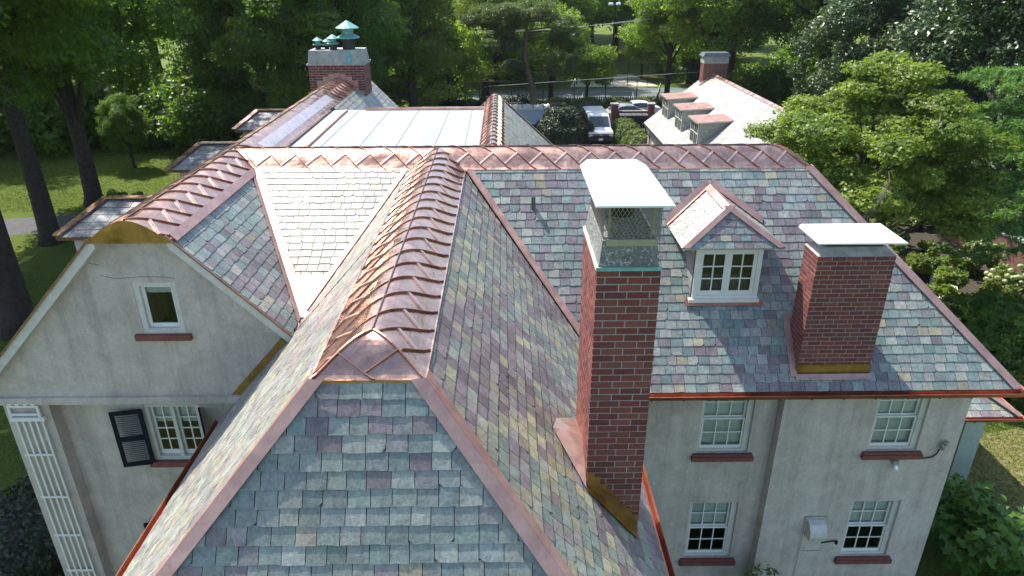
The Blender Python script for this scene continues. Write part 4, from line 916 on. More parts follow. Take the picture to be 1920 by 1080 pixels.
for i, (x, y, s) in enumerate(((-17, 59, 1.05), (-31, 76, 1.15), (-44, 66, 1.1), (-11, 66, 1.05), (-22, 72, 1.15), (-39, 82, 1.2), (-54, 58, 1.2), (-13, 53, .85), (-21, 63, 1.0), (-50, 44, 1.0))):
    place((oak1, oak2)[i % 2], x, y, i*1.3, s, ('tall oak standing close behind the far chimney', 'tall dark oak deep in the wood behind the lawn bushes', 'tall dark oak behind the left lawn shrubs', 'tall oak beside the feathery tree behind the flat roof', 'tall dark oak deep in the wood behind the far chimney', 'farthest tall oak in the wood behind the lawn', 'tall dark oak at the end of the driveway lawn', 'smaller oak pressed against the back of the left range', 'tall oak behind the small ornamental lawn tree', 'tall dark oak on the lawn beyond the driveway oaks')[i], group=GF)
place(cyp, -8.2, 64, 0, 1.0, 'feathery tall tree with straight dark trunk behind the flat roof')
place(cyp, -2.2, 86, 2, 1.0, 'feathery tall tree behind the tennis court, beside the pine')
place(loc, 20.5, 72, .5, 1.1, 'drooping light green tree behind the cottage chimney')
place(loc, 27, 86, 2.5, 1.15, 'light green tree beyond the cottage, behind the drooping one')
place(oak2, 30, 68, 3.2, 1.12, 'tall tree with thick straight trunk behind the cottage roof')
place(oak1, 38, 58, 1.2, 1.05, 'dark oak behind the magnolia'); place(oak1, 42, 76, 3.6, 1.2, 'dark oak far behind the dogwood')
place(oak2, 52, 60, 5.2, 1.1, 'dark oak at the right end of the garden trees'); place(oak2, 44, 44, 2.4, 1.0, 'dark oak behind the garden wall')
GB = 'sunny trees beyond the tennis court'; LB = 'sunlit round tree in the belt beyond the tennis court'
for i, (x, y, s) in enumerate(((-4, 104, 1.5), (3, 112, 1.7), (22, 118, 1.5), (30, 108, 1.5), (14, 128, 1.8), (24, 134, 1.9), (5, 136, 1.9), (36, 122, 1.7), (-14, 98, 1.6), (-8, 124, 1.8), (44, 100, 1.6), (-26, 104, 1.7), (-40, 100, 1.7), (54, 86, 1.5), (-56, 90, 1.6), (58, 110, 1.8), (64, 70, 1.5), (-64, 76, 1.5), (-4, 150, 2.1), (18, 152, 2.1), (34, 150, 2.1), (10, 170, 2.4), (27, 172, 2.4), (48, 140, 2), (-24, 130, 2))):
    place(rnd, x, y, i*2.1, s, LB, group=GB)
place(rnd, -1.0, 95, 1.2, 1.15, 'broad sunlit tree at the far corner of the tennis court'); place(loc, 6.6, 97, 2, 1.0, 'tall airy tree straight behind the tennis court'); place(loc, 18.4, 80.6, 3, .85, 'tall airy tree with slim straight trunk at the court fence'); place(rnd, 24.5, 95, 1, 1.2, 'broad sunlit tree right of the patio lawn by the cottage chimney'.replace('right of', 'beyond')); place(rnd, 11.5, 112, 3, 1.7, LB, group=GB); place(rnd, 19.5, 128, 3, 1.9, LB, group=GB)
place(rnd, 5.4, 82.6, 1, .95, 'leafy tree growing at the court fence behind the clipped yew dome'); place(rnd, 9.2, 79.4, 2.4, .62, 'small tree with bent trunk at the court fence'); place(rnd, 19, 100, 0, .62, 'round bush tree on the far lawn by the patio')
place(oak2, -28.8, 53.6, 3, .26, 'small ornamental tree on the sunlit lawn'); place(rnd, -5.5, 73, 4, .9, 'leafy tree behind the flat roof, in front of the feathery tree')
# the bent pine above the car park
pc = np.array([(rng.normal()*2.2-.4, rng.normal()*2.0, 11.3-abs(rng.normal())*.8, 1.1) for _ in range(18)]+[((-1)**i*rng.uniform(1.5, 4.4), rng.normal()*1.6, 10.2-rng.uniform(.2, 4.6), .9) for i in range(24)])
pc[:, 2] -= .17*(np.hypot(pc[:, 0], pc[:, 1])**1.15)*.6; pc[:, 2] = np.maximum(pc[:, 2], 4.5)
root = empty('pine_tree', (2.7, 69.6, 0)); b = MB(); sp = [(0,0,0), (.1,0,1.8), (.05,0,3.6), (-.5,0,5.2), (-.75,0,6.6), (-.55,0,8.4), (-.5,0,10.2)]; b.tube(sp, [.36,.32,.30,.27,.24,.18,.08], 10)
for c in pc[::4]:
    a = V((-.6, 0, min(9.6, c[2]+.3))); e = V(c[:3]); b.tube([a, a.lerp(e, .5)+V((0,0,.35)), e], [.08, .055, .02], 5)
b.build('trunk', M_PBARK, root, origin=(0,0,0), smooth=True); p, nr, var = crown_pts(pc, 60000, .6)
o = bpy.data.objects.new('crown', leaf_mesh('crown', p, nr, .17, .14, var, L_SCR)); C.objects.link(o); o.parent = root
tag(root, 'sparse pine with bent bare trunk and spreading top above the car park', 'tree')
# dogwood
dc = np.concatenate([np.array([(rng.normal()*.7, rng.normal()*.7, 10.2+rng.normal()*.25, .8) for _ in range(7)]), ell_clumps(70, 4.4, 4.2, 3.6, 7.0, .95, .55, -.55), ell_clumps(36, 4.9, 4.6, 2.2, 5.0, .85, .6, -.5)])
t = make_tree('dogwood_tree', 8.5, .22, dc, 150000, .072, L_DOG, limbs=26, flat=.42, start=.15, asp=.6, out=.7); place(t, 14.6, 27.5, 0, 1.0, 'wide yellow-green dogwood growing behind the main roof')
t = make_tree('dogwood_tree', 5, .14, ell_clumps(26, 2.2, 2.2, 2.0, 3.2, .8, .5, -.7), 12000, .10, L_DOG, limbs=12, flat=.5); place(t, 18.6, 36.5, 0, 1.0, 'small yellow-green tree in shade between dogwood and garden wall')
# dead bough hanging from the dogwood
b = MB(); a0 = V((0, 0, 0)); main = [V((.1,.3,.1)), V((.12,.0,-.35)), V((.02,.05,-1.0)), V((-.35,.05,-1.9)), V((-.75,.1,-2.5))]; b.tube(main, [.022, .02, .016, .010, .005], 6)
for k in range(60):
    t_ = random.uniform(.25, .95)*4; i = int(t_); p0 = main[i].lerp(main[i+1], t_-i); e = p0+V((random.gauss(-.35, .3), random.gauss(0, .3), random.uniform(-.9, -.15)))
    b.tube([p0, p0.lerp(e, .5)+V((random.gauss(0,.06), random.gauss(0,.06), .05)), e], [.011, .007, .003], 4)
dd = b.build('dead_bough', plain('dead_wood', (.17, .155, .14), .9), t); dd.parent = None; dd.scale = (.65, .65, .65); dd.location = (13.0, 22.9, 7.6); dd['_o'] = (13.0, 22.9, 7.6); tag(dd, 'bare grey dead bough hanging below the dogwood', 'branch')
# magnolia
mc = ell_clumps(110, 5.6, 5.6, 7.5, 8.2, 1.15, .55, -.95)
t = make_tree('magnolia_tree', 15, .35, mc, 70000, .14, L_MAG, limbs=16, flat=.8, asp=.42, out=.5); place(t, 27.5, 39.5, 0, 1.05, 'glossy dark magnolia with large leaves at the garden edge'); place(t, 26.5, 53.0, 2, .95, 'glossy dark magnolia behind the dogwood')
# pine at the right edge: needle boughs
root = empty('pine_tree', (22.9, 26.6, 0)); b = MB(); b.tube([(0,0,0), (.1,0,5), (.0,.1,10), (0,0,15)], [.3, .26, .18, .05], 9); P_, N_, V_ = [], [], []
for k in range(44):
    z = 3.0+k*.34; a = 2.4*k+.6; L_ = 4.3*(1-.022*k)
    if k >= 34: z, a = ((4.5, 2.9), (4.8, 3.4), (6.4, 3.0), (6.6, 3.5), (8.0, 2.75), (8.1, 3.25), (9.0, 3.5), (9.2, 2.9), (10.3, 3.3), (10.5, 2.8))[k-34]; L_ = 4.3
    d = V((math.cos(a), math.sin(a), -.10)); e = V((0,0,z))+d*L_; b.tube([(0,0,z), V((0,0,z))+d*L_*.6+V((0,0,.15)), e], [.07, .045, .015], 5)
    for q in range(26 if k < 34 else 75):
        u = random.uniform(.3, 1.05); c0 = V((0,0,z))+d*L_*u+V((random.gauss(0,.38*u), random.gauss(0,.38*u), random.gauss(.05,.12)))
        for _ in range(34):
            dv = V((random.gauss(0,1), random.gauss(0,1), random.gauss(.4,.7))).normalized(); P_.append(c0+dv*.13); N_.append(dv.cross(V((random.gauss(0,1), random.gauss(0,1), random.gauss(0,1)))).normalized()); V_.append(random.random())
b.build('trunk', M_PBARK, root, origin=(0,0,0), smooth=True)
o = bpy.data.objects.new('crown', leaf_mesh('crown', np.array(P_), np.array(N_), .18, .13, np.array(V_), L_PIN, 0)); C.objects.link(o); o.parent = root; tag(root, 'bright green pine with layered needle boughs beside the flower garden', 'tree')
# shrubs
def shrub(name, x, y, rx, ry, h, n, size, lm, label, cat='shrub', group=None, k=12, rc=None, flat=.8, stems=7, z0=.0, asp=.55, fl_=None, dense=False, out=.35):
    root = empty(name, (x, y, 0)); rc = rc or min(rx, ry, h*.6)*.42
    if dense: cl = np.array([(0, 0, h*.42, 1.0)])
    cl = ell_clumps(k, rx-rc*.5, ry-rc*.5, h*.48, h*.5, rc, .45, -.9)
    if dense:
        d = rng.normal(size=(n, 3)); d[:, 2] = np.abs(d[:, 2])*1.0-.12; d /= np.linalg.norm(d, axis=1, keepdims=True); w_ = 1+.05*np.sin(d[:, 0]*7+x)*np.cos(d[:, 1]*8)+.03*np.sin(d[:, 2]*17)+.035*np.sin(d[:, 0]*19+d[:, 1]*15)
        r = w_*rng.uniform(.86, 1.0, n); p = d*r[:, None]*np.array([rx, ry, h]); p[:, 2] = np.maximum(p[:, 2], .05); nr = d+rng.normal(size=(n, 3))*.45; var = rng.uniform(0, 1, n)
    else: p, nr, var = crown_pts(cl, n, flat, out); p[:, 2] = np.abs(p[:, 2])+.03
    o = bpy.data.objects.new('foliage', leaf_mesh('foliage', p, nr, size, asp*(.7 if lm is L_MAP else 1), var, lm, lobes=lm is L_MAP)); C.objects.link(o); o.parent = root
    b = MB()
    for i in range(stems):
        c = cl[i % len(cl)]; b.tube([(random.gauss(0,.08), random.gauss(0,.08), 0), (c[0]*.5, c[1]*.5, c[2]*.6), (c[0], c[1], c[2])], [.03, .022, .008], 5)
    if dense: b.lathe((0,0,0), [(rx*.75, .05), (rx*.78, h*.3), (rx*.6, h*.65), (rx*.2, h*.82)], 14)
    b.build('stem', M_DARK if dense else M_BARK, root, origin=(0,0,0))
    if fl_:
        nf, fr = fl_; ps, ns, vs = [], [], []
        for i in range(nf):
            d = V((random.gauss(0,1), random.gauss(0,1)-.4, abs(random.gauss(0,1))+.5)).normalized(); c0 = V((d.x*rx*.95, d.y*ry*.95, h*.42+d.z*h*.62)); q = rng.normal(size=(90, 3)); q /= np.linalg.norm(q, axis=1, keepdims=True); me = leaf_mesh('flower_head', np.array(c0)+q*fr*np.array([1, 1, .85]), q, fr*.34, .8, None, L_WHT, .05)
            f = bpy.data.objects.new('flower_head', me); C.objects.link(f); f.parent = root
    return tag(root, label, cat, group)
shrub('hydrangea', 23.4, 31.6, 1.15, .9, 1.7, 3200, .085, L_SHR, 'hydrangea bush with white flower heads closer to the brick wall', fl_=(30, .115)); shrub('hydrangea', 22.9, 28.6, 1.25, 1.0, 1.7, 3400, .085, L_SHR, 'hydrangea bush with white flower heads over the pale shrub border', fl_=(34, .115))
for i, (x, y, rx, h, lm, lb) in enumerate(((20.6, 31.6, 1.1, 1.2, L_SHR, 'green shrub at the head of the flower bed'), (22.2, 32.6, .9, .9, L_DOG, 'yellow-green shrub below the garden wall'), (20.3, 29.0, 1.0, 1.3, L_DOG, 'bright yellow-green shrub in the middle of the bed'), (19.7, 27.0, .8, .9, L_SHR, 'low green shrub along the bed edge'), (21.4, 27.2, 1.1, 1.5, L_CYP, 'feathery green shrub before the hydrangea'), (19.4, 24.4, 1.5, 2.4, L_MAP, 'broad leafy shrub over the bed near the roof hip'), (20.6, 25.0, .7, .8, L_DOG, 'tiny bright shrub by the garden path'), (18.4, 22.2, 1.6, 2.8, L_MAP, 'large leafy shrub beside the porch lawn'), (17.2, 20.6, 1.1, 1.9, L_SHR, 'leafy shrub closest to the side porch'), (26.2, 29.5, 1.5, 2.8, L_YEW, 'dark evergreen shrub near the wall end'), (17.9, 30.8, 1.5, 2.2, L_SHR, 'shaded shrub under the dogwood'), (24.2, 26.2, 1.8, 3.0, L_SHR, 'tall leafy shrub beneath the pine boughs'), (21.6, 21.6, 1.8, 3.0, L_MAP, 'spreading maple-leaved shrub on the right lawn edge'))):
    shrub('garden_shrub', x, y, rx, rx, h, int(2200*rx*h)+900, .085 if lm is not L_MAP else .11, lm, lb)
for i, (x, y, s_) in enumerate(((18.3, 33.4, .9), (19.6, 34.8, .8), (21.2, 35.6, .9), (23.0, 34.9, .7), (19.2, 38.2, 1.1), (22.6, 38.4, 1.0), (24.4, 38.6, .9), (17.2, 27.6, .7), (17.6, 25.6, .6))):
    shrub('ground_shrub', x, y, 1.3*s_, 1.1*s_, .9*s_, 2600, .08, L_SHR, 'low spreading green shrub in the shade below the dogwood', group='low shrubs below the dogwood')
# young maple against the east wall
t = shrub('maple_shrub', 12.0, 13.3, 1.7, 1.8, 2.5, 2600, .12, L_MAP, 'large-leaved maple shrub growing against the east corner wall', k=20, rc=.6, stems=10, out=.9, asp=.8)
t = shrub('maple_shrub', 14.0, 12.0, 1.3, 1.3, 1.3, 1300, .12, L_MAP, 'lower maple-leaved shrub on the lawn side of the corner maple', k=14, rc=.7, out=.9, asp=.8)
shrub('tall_shrub', 5.45, 11.1, .45, .4, 2.7, 1500, .05, L_SHR, 'slim young shrub growing in front of the stucco wall', k=14, rc=.22, asp=.35)
shrub('dark_bush', -12.6, 14.2, 1.8, 2.0, 1.7, 6000, .07, L_YEW, 'dark bush on the lawn beside the trellis corner', dense=True); shrub('dark_bush', -6.9, 10.2, .5, .4, 3.0, 900, .06, L_YEW, 'dark shrub at the foot of the gable wall', k=8)
shrub('dark_bush', -23.8, 42.4, 1.6, 1.0, 1.5, 3000, .09, L_SHR, 'leafy bush between the house and the driveway')
# clipped evergreens at the car park
shrub('yew_dome', 5.35, 61.5, 2.75, 2.7, 3.2, 26000, .09, L_YEW, 'huge dark clipped yew dome beside the white van', dense=True)
for i, (x, y) in enumerate(((10.7, 63.2), (10.9, 61.2), (11.2, 58.6), (11.4, 56.6))): shrub('clipped_hedge', x, y, 1.45, 1.15, 1.75, 9000, .055, L_BOX, 'rounded clipped box mound, '+('farthest from the house in its row, by the brick pillar', 'second in its row from the brick pillar', 'second in its row from the house', 'closest to the house in its row beside the cottage')[i], dense=True, group='box mounds along the drive')
for i, x in enumerate(np.arange(-7, 28, 3.2)): shrub('ivy_hedge', float(x), 75.4+.05*float(x), 1.9, .9, 1.5, 4200, .11, L_SHR, 'low ivy-like hedge clump in front of the court fence', dense=True, group='hedge along the court fence')
for i, (x, y) in enumerate(((-1.5, 74.2), (1.4, 74.6), (-5, 72))): shrub('dark_bush', x, y, 1.8, 1.2, 2.0, 5000, .11, L_YEW, ('dark bush behind the middle of the trailer', 'dark bush right behind the pine trunk and trailer', 'dark bush between the trailer and the feathery trees')[i], dense=True, group='dark bushes behind the trailer')
GU = 'understorey bushes below the background trees'; LU = 'shaded understorey bush below the background trees'
proto = shrub('woodland_bush', -15, 48, 3.2, 2.6, 3.8, 9000, .14, L_OAK, LU, k=18, rc=1.3, group=GU)
for i, (x, y, s) in enumerate(((-19, 60, 1.2), (-25, 60, 1.35), (-31.5, 60.5, 1.4), (-38, 60, 1.45), (-45, 58, 1.5), (-35, 63, 1.7), (-28, 64, 1.7), (-42, 63, 1.7), (-27, 68, 1.5), (-36, 70, 1.4), (-14, 70, 1.4), (-8, 76, 1.4), (-44, 60, 1.4), (-20, 84, 1.7), (-34, 86, 1.7), (-10, 90, 1.5), (26, 74, 1.4), (33, 70, 1.4), (36, 64, 1.3), (30, 58, 1.2), (40, 66, 1.5), (24, 54, 1.1), (33, 50, 1.2), (20.5, 46, 1.1), (18.5, 43.5, .8), (38, 50, 1.3), (30, 44, 1.1), (46, 54, 1.5), (31.5, 36, 1.2), (30.5, 37.5, 1.0), (33, 32, 1.4), (50, 70, 1.6), (38, 90, 1.7), (28, 98, 1.5), (2, 100, 1.6), (-3, 112, 1.8), (24, 104, 1.3), (-52, 56, 1.5), (31, 26, 1.5), (27, 23, 1.2))):
    o = copy_tree(proto); o.location = (x, y, 0); o.rotation_euler.z = i*1.7; o.scale = (s, s, s)
# grass blades on the near lawns
def grass(name, label, quad, n, h):
    a, b_, c, d = [np.array(p, float) for p in quad]; u, v = rng.uniform(0, 1, (n, 1)), rng.uniform(0, 1, (n, 1)); p = (1-u)*(1-v)*a+u*(1-v)*b_+u*v*c+(1-u)*v*d
    P3 = np.c_[p, np.full(n, h*.45)]; o = bpy.data.objects.new(name, leaf_mesh(name, P3, np.c_[rng.normal(size=(n, 2))*.7, np.full(n, .8)], h, .22, None, L_GRS, .2)); C.objects.link(o); o['kind'] = 'stuff'; tag(o, label, 'grass')
grass('grass', 'mown grass on the left lawn below the oaks', [(-36, 9), (-10, 9), (-11, 30), (-40, 36)], 60000, .06); grass('grass', 'sunlit mown grass beyond the driveway', [(-44, 42.5), (-22, 43), (-20, 60), (-50, 60)], 45000, .08); grass('grass', 'dry grass on the right lawn by the porch', [(13.8, 11), (24, 14), (19, 21), (14, 20)], 26000, .05)
# ------------------------------------------------------------------ cottage behind the house
K = tag(empty('slate_cottage', (15.5, 48, 0)), 'cottage with bright slate roof, three flat-topped dormers and brick chimney', 'house')
kx0, kx1, kr, ky0, ky1, kz, krz = 10.87, 20.3, 15.57, 36.0, 54.7, 3.0, 6.78
tk = (krz-kz)/(kr-kx0); zk = lambda x: kz+tk*(x-kx0); tmp = []
D0 = DECK; DECK = MB()
slates([(kx0, ky0, kz), (kx0, ky1, kz), (kr, ky1, krz), (kr, ky0, krz)], (0,1,0), 'light', .26, (.28, .4), tmp); slates([(kx1, ky0, kz), (kx1, ky1, kz), (kr, ky1, krz), (kr, ky0, krz)], (0,1,0), 'pale', .26, (.28, .4), tmp)
DECK.build('roof_deck', M_DECK, K); DECK = D0
ts = sorted(range(len(tmp)), key=lambda i: -ssize(tmp[i])); vis = [i for i in ts if ssize(tmp[i]) > 0]; q = MB()
for s in tmp: slate_into(q, s)
q.build('slates', M_SL, K, kind='stuff')
b = MB(); wall(b, 'y', kx0+.35, ky0+.2, ky1-.2, -.2, kz+.15, []); wall(b, 'y', kx1-.35, ky0+.2, ky1-.2, -.2, kz+.15, [], sgn=-1)
for y in (ky0+.2, ky1-.4): b.prism([(kx0+.35, y, -.2), (kx1-.35, y, -.2), (kx1-.35, y, kz+.1), (kr, y, krz-.1), (kx0+.35, y, kz+.1)], (0,.2,0))
b.build('wall', M_ST, K)
b = MB(); b.bar((kr-.08, ky0, krz+.0), (kr-.08, ky1, krz+.0), .2, .02, up=(-tk,0,1)); b.bar((kr+.08, ky0, krz), (kr+.08, ky1, krz), .2, .02, up=(tk,0,1)); b.build('ridge_flashing', M_CU, K)
H_, H = H, K; g = gutter((kx0, ky0, kz-.0), (kx0, ky1, kz-.0), (-1,0,0), M_BLK)
b = MB(); b.tube([(kx0-.05, ky1-1.2, kz-.1), (kx0-.05, ky1-1.2, kz-.5), (kx0+.28, ky1-1.2, kz-.8), (kx0+.28, ky1-1.2, 0)], .045, 7); b.build('downpipe', M_BLK, K)
c4 = chimney('chimney', 14.75, 16.5, ky1-1.3, ky1-.35, 5.8, 7.55, '', bl=.26, bh=.086); H = H_
b = MB(); b.box((14.72, ky1-1.33, 7.553), (16.53, ky1-.32, 8.05)); b.build('concrete_band', M_CO, c4); b = MB(); b.hexa([(14.6, ky1-1.45, 8.053), (16.65, ky1-1.45, 8.053), (16.65, ky1-.2, 8.053), (14.6, ky1-.2, 8.053)], [(14.75, ky1-1.3, 8.3), (16.5, ky1-1.3, 8.3), (16.5, ky1-.35, 8.3), (14.75, ky1-.35, 8.3)]); b.build('capstone', M_LEAD, c4)
b = MB(); b.bar((14.5, ky1-1.4, zk(14.5)+.12), (kr, ky1-1.4, krz+.14), .2, .05); b.build('step_flashing', M_CU, c4)
for k, y in enumerate((51.35, 47.05, 42.8)):
    xf, zt_, wd = 11.95, 5.32, 2.0
    b = MB(); b.prism([(xf, y, zk(xf)-.1), (xf, y, zt_), (xf+2.0, y, zt_+.1), (xf+2.0, y, zk(xf+2.0))], (0, wd, 0)); d = b.build('dormer', M_DECK if False else M_CO, K)
    b = MB(); b.hexa([(xf-.22, y-.2, zt_), (xf+2.15, y-.2, zt_+.12), (xf+2.15, y+wd+.2, zt_+.12), (xf-.22, y+wd+.2, zt_)], [(xf-.22, y-.2, zt_+.06), (xf+2.15, y-.2, zt_+.2), (xf+2.15, y+wd+.2, zt_+.2), (xf-.22, y+wd+.2, zt_+.06)]); b.build('cornice', M_OFF, d)
    for r in range(2):
        for j in range(5):
            xa = xf-.24+r*1.2; b = MB(); ya = y-.22+j*.49-(.2 if r else 0); yb_ = min(ya+.485, y+wd+.22); ya = max(ya, y-.22); b.hexa([(xa, ya, zt_+.064+r*.075), (xa+1.19, ya, zt_+.064+(r+1)*.072), (xa+1.19, yb_, zt_+.064+(r+1)*.072), (xa, yb_, zt_+.064+r*.075)], [(xa, ya, zt_+.075+r*.075), (xa+1.19, ya, zt_+.072+(r+1)*.072), (xa+1.19, yb_, zt_+.072+(r+1)*.072), (xa, yb_, zt_+.075+r*.075)]); b.build('copper_sheet', M_CUF, d)
    for j in range(2):
        ya, yb_ = y+.14+j*.9, y+.14+j*.9+.82; b = MB(); b.box((xf-.03, ya, zk(xf)+.12), (xf-.008, yb_, zt_-.06)); b.build('pane', M_GL, d)
        b = MB(); b.box((xf-.06, ya-.06, zk(xf)+.06), (xf-.0, ya+.03, zt_-.01)); b.box((xf-.06, yb_-.03, zk(xf)+.06), (xf-.0, yb_+.06, zt_-.01)); b.box((xf-.058, ya, .5*(zk(xf)+zt_)), (xf-.002, yb_, .5*(zk(xf)+zt_)+.05)); b.box((xf-.058, .5*(ya+yb_)-.02, zk(xf)+.1), (xf-.002, .5*(ya+yb_)+.02, zt_-.01)); b.build('window_frame', M_OFF, d)
# ------------------------------------------------------------------ vehicles in the car park
M_VW = plain('white_car_paint', (.78, .79, .80), .25, var=.02, bumpy=0); M_SIL = plain('silver_car_paint', (.48, .51, .55), .25, .4, var=.03, bumpy=0); M_CGL = plain('car_glass', (.05, .065, .07), .06, var=.1, bumpy=0, spec=.8); M_TYR = plain('tyre', (.02, .02, .02), .9); M_LMP = plain('headlight_lens', (.72, .70, .66), .15, .2, var=.05, bumpy=0); M_PLT = plain('number_plate', (.7, .72, .74), .5, var=.05, bumpy=0); M_GLD = plain('gold_badge', (.65, .48, .14), .3, .7, bumpy=0); M_AMB = plain('amber_lamp', (.7, .28, .05), .3, bumpy=0)
def body(prof_, w_, w_top, zlow, ztop, mt, name, root):
    """side profile (y,z) swept across x with tumblehome and rounded shoulders"""
    b = MB(); n = len(prof_); xs = [-1, -.93, -.6, 0, .6, .93, 1]; rows = []
    for x in xs:
        r = []
        for y, z in prof_:
            t = max(0, (z-zlow)/(ztop-zlow)); hw = .5*(w_*(1-t)+w_top*t); e = abs(x); dz_ = (.06 if e == 1 else .015 if e > .9 else 0)*(1 if z > zlow+.3 else 0); r.append((x*hw, y*(1-.012*e*e), z-dz_))
        rows.append(r)
    for i in range(len(xs)-1):
        for k in range(n): b.face([rows[i][k], rows[i+1][k], rows[i+1][(k+1) % n], rows[i][(k+1) % n]])
    b.face(rows[0]); b.face(rows[-1][::-1]); return b.build(name, mt, root, origin=(0,0,0), smooth=False)
def wheel(root, x, y, r=.36):
    b = MB(); b.tube([(x-.12, y, r), (x+.12, y, r)], r, 18); wh = b.build('wheel', M_TYR, root, origin=(0,0,0)); b = MB(); b.tube([(x-.125, y, r), (x+.125, y, r)], r*.58, 14); b.build('rim', M_SIL, wh, origin=(0,0,0))
def prt(root, name, mt, lo, hi): b = MB(); b.box(lo, hi); return b.build(name, mt, root, origin=(0,0,0))
van = empty('van', (8.3, 60.0, 0)); van.rotation_euler.z = math.radians(1); van.scale = (1.08, 1.08, 1.08)
body([(-.02, .45), (0, .95), (.10, 1.08), (.95, 1.22), (1.75, 2.02), (2.2, 2.16), (5.3, 2.18), (5.6, 2.0), (5.65, .45)], 2.0, 1.72, .9, 2.2, M_VW, 'body', van)
b = MB(); b.face([(-.86, .99, 1.265), (.86, .99, 1.265), (.76, 1.70, 1.99), (-.76, 1.70, 1.99)]); b.build('windshield', M_CGL, van, origin=(0,0,0))
for s in (-1, 1):
    b = MB(); b.face([(s*.995, 1.15, 1.28), (s*.995, 2.5, 1.28), (s*.895, 2.5, 1.92), (s*.905, 1.75, 1.92)]); b.build('side_window', M_CGL, van, origin=(0,0,0))
    prt(van, 'headlight', M_LMP, (s*.80-.13, -.066, .76), (s*.80+.13, .02, .92)); prt(van, 'turn_signal', M_AMB, (s*.90-.05, -.06, .68), (s*.90+.05, .018, .755)); prt(van, 'mirror', M_BLK, (s*1.17-.1, 1.15, 1.28), (s*1.17+.1, 1.3, 1.6)); prt(van, 'mirror_arm', M_BLK, (min(s*.95, s*1.1), 1.2, 1.36), (max(s*.95, s*1.1), 1.24, 1.42))
    for y in (1.0, 4.4): wheel(van, s*.86, y)
prt(van, 'grille', M_BLK, (-.97, -.05, .64), (.97, .02, .93)); prt(van, 'bumper', M_BLK, (-1.0, -.12, .36), (1.0, .1, .66)); prt(van, 'number_plate', M_PLT, (-.17, -.14, .42), (.17, -.122, .60)); prt(van, 'grille_bar', M_GRY, (-.66, -.056, .83), (.66, -.051, .87))
em = MB(); em.hexa([(-.13, -.075, .82), (.09, -.075, .82), (.09, -.058, .82), (-.13, -.058, .82)], [(-.09, -.075, .88), (.13, -.075, .88), (.13, -.058, .88), (-.09, -.058, .88)]); em.box((-.05, -.077, .795), (.05, -.0585, .905)); em.build('emblem', M_GLD, van, origin=(0,0,0)); prt(van, 'wiper', M_BLK, (-.6, 1.0, 1.28), (.5, 1.02, 1.3))
tag(van, 'white cargo van parked facing the house between yew dome and box hedges', 'van')
def car(x, y, rz, mt, label):
    c = empty('parked_car', (x, y, 0)); c.rotation_euler.z = rz; c.scale = (1.1, 1.1, 1.1)
    body([(0, .35), (.02, .62), (.25, .74), (1.2, .92), (1.95, 1.38), (2.6, 1.47), (3.4, 1.40), (4.1, 1.0), (4.55, .92), (4.6, .35)], 1.8, 1.25, .8, 1.5, mt, 'body', c)
    b = MB(); b.face([(-.72, 1.27, .97), (.72, 1.27, .97), (.60, 1.93, 1.385), (-.60, 1.93, 1.385)]); b.build('windshield', M_CGL, c, origin=(0,0,0)); b = MB(); b.face([(-.72, 4.02, 1.06), (.72, 4.02, 1.06), (.6, 3.46, 1.395), (-.6, 3.46, 1.395)]); b.build('rear_window', M_CGL, c, origin=(0,0,0))
    for s in (-1, 1):
        b = MB(); b.face([(s*.875, 1.5, .98), (s*.86, 3.8, 1.02), (s*.70, 3.3, 1.37), (s*.69, 2.05, 1.37)]); b.build('side_window', M_CGL, c, origin=(0,0,0)); prt(c, 'headlight', M_LMP, (s*.7-.17, -.01, .58), (s*.7+.17, .05, .70)); prt(c, 'mirror', mt, (s*.98-.09, 1.5, .95), (s*.98+.09, 1.62, 1.08))
        for yy in (.85, 3.7): wheel(c, s*.80, yy, .32)
    prt(c, 'grille', M_BLK, (-.5, -.015, .42), (.5, .03, .56)); return tag(c, label, 'car')
car(9.2, 70.3, math.radians(-78), M_SIL, 'silver car parked beside the white van, nose towards it'); car(10.9, 72.4, math.radians(-85), M_VW, 'white car parked behind the brick gate pillars')
tr = tag(empty('covered_trailer', (2.1, 68.2, 0)), 'long low trailer with pale panels and ribbed white roof by the pine', 'trailer'); M_PAN = plain('pale_blue_panel', (.52, .58, .62), .5, var=.05, bumpy=.05)
b = MB(); b.box((.2, 67.4, .35), (4.3, 69.3, 1.75)); b.build('body', M_PAN, tr); b = MB(); b.box((.1, 67.3, 1.75), (4.4, 69.4, 1.9)); rf = b.build('roof', M_WH, tr)
for k in range(9): b = MB(); b.box((.2+k*.5, 67.32, 1.903), (.32+k*.5, 69.38, 1.98)); b.build('roof_rib', M_GRY if k % 2 else M_WH, rf)
for x in (1.2, 3.3): b = MB(); b.tube([(x, 67.38, .3), (x, 67.6, .3)], .3, 14); b.build('wheel', M_TYR, tr)
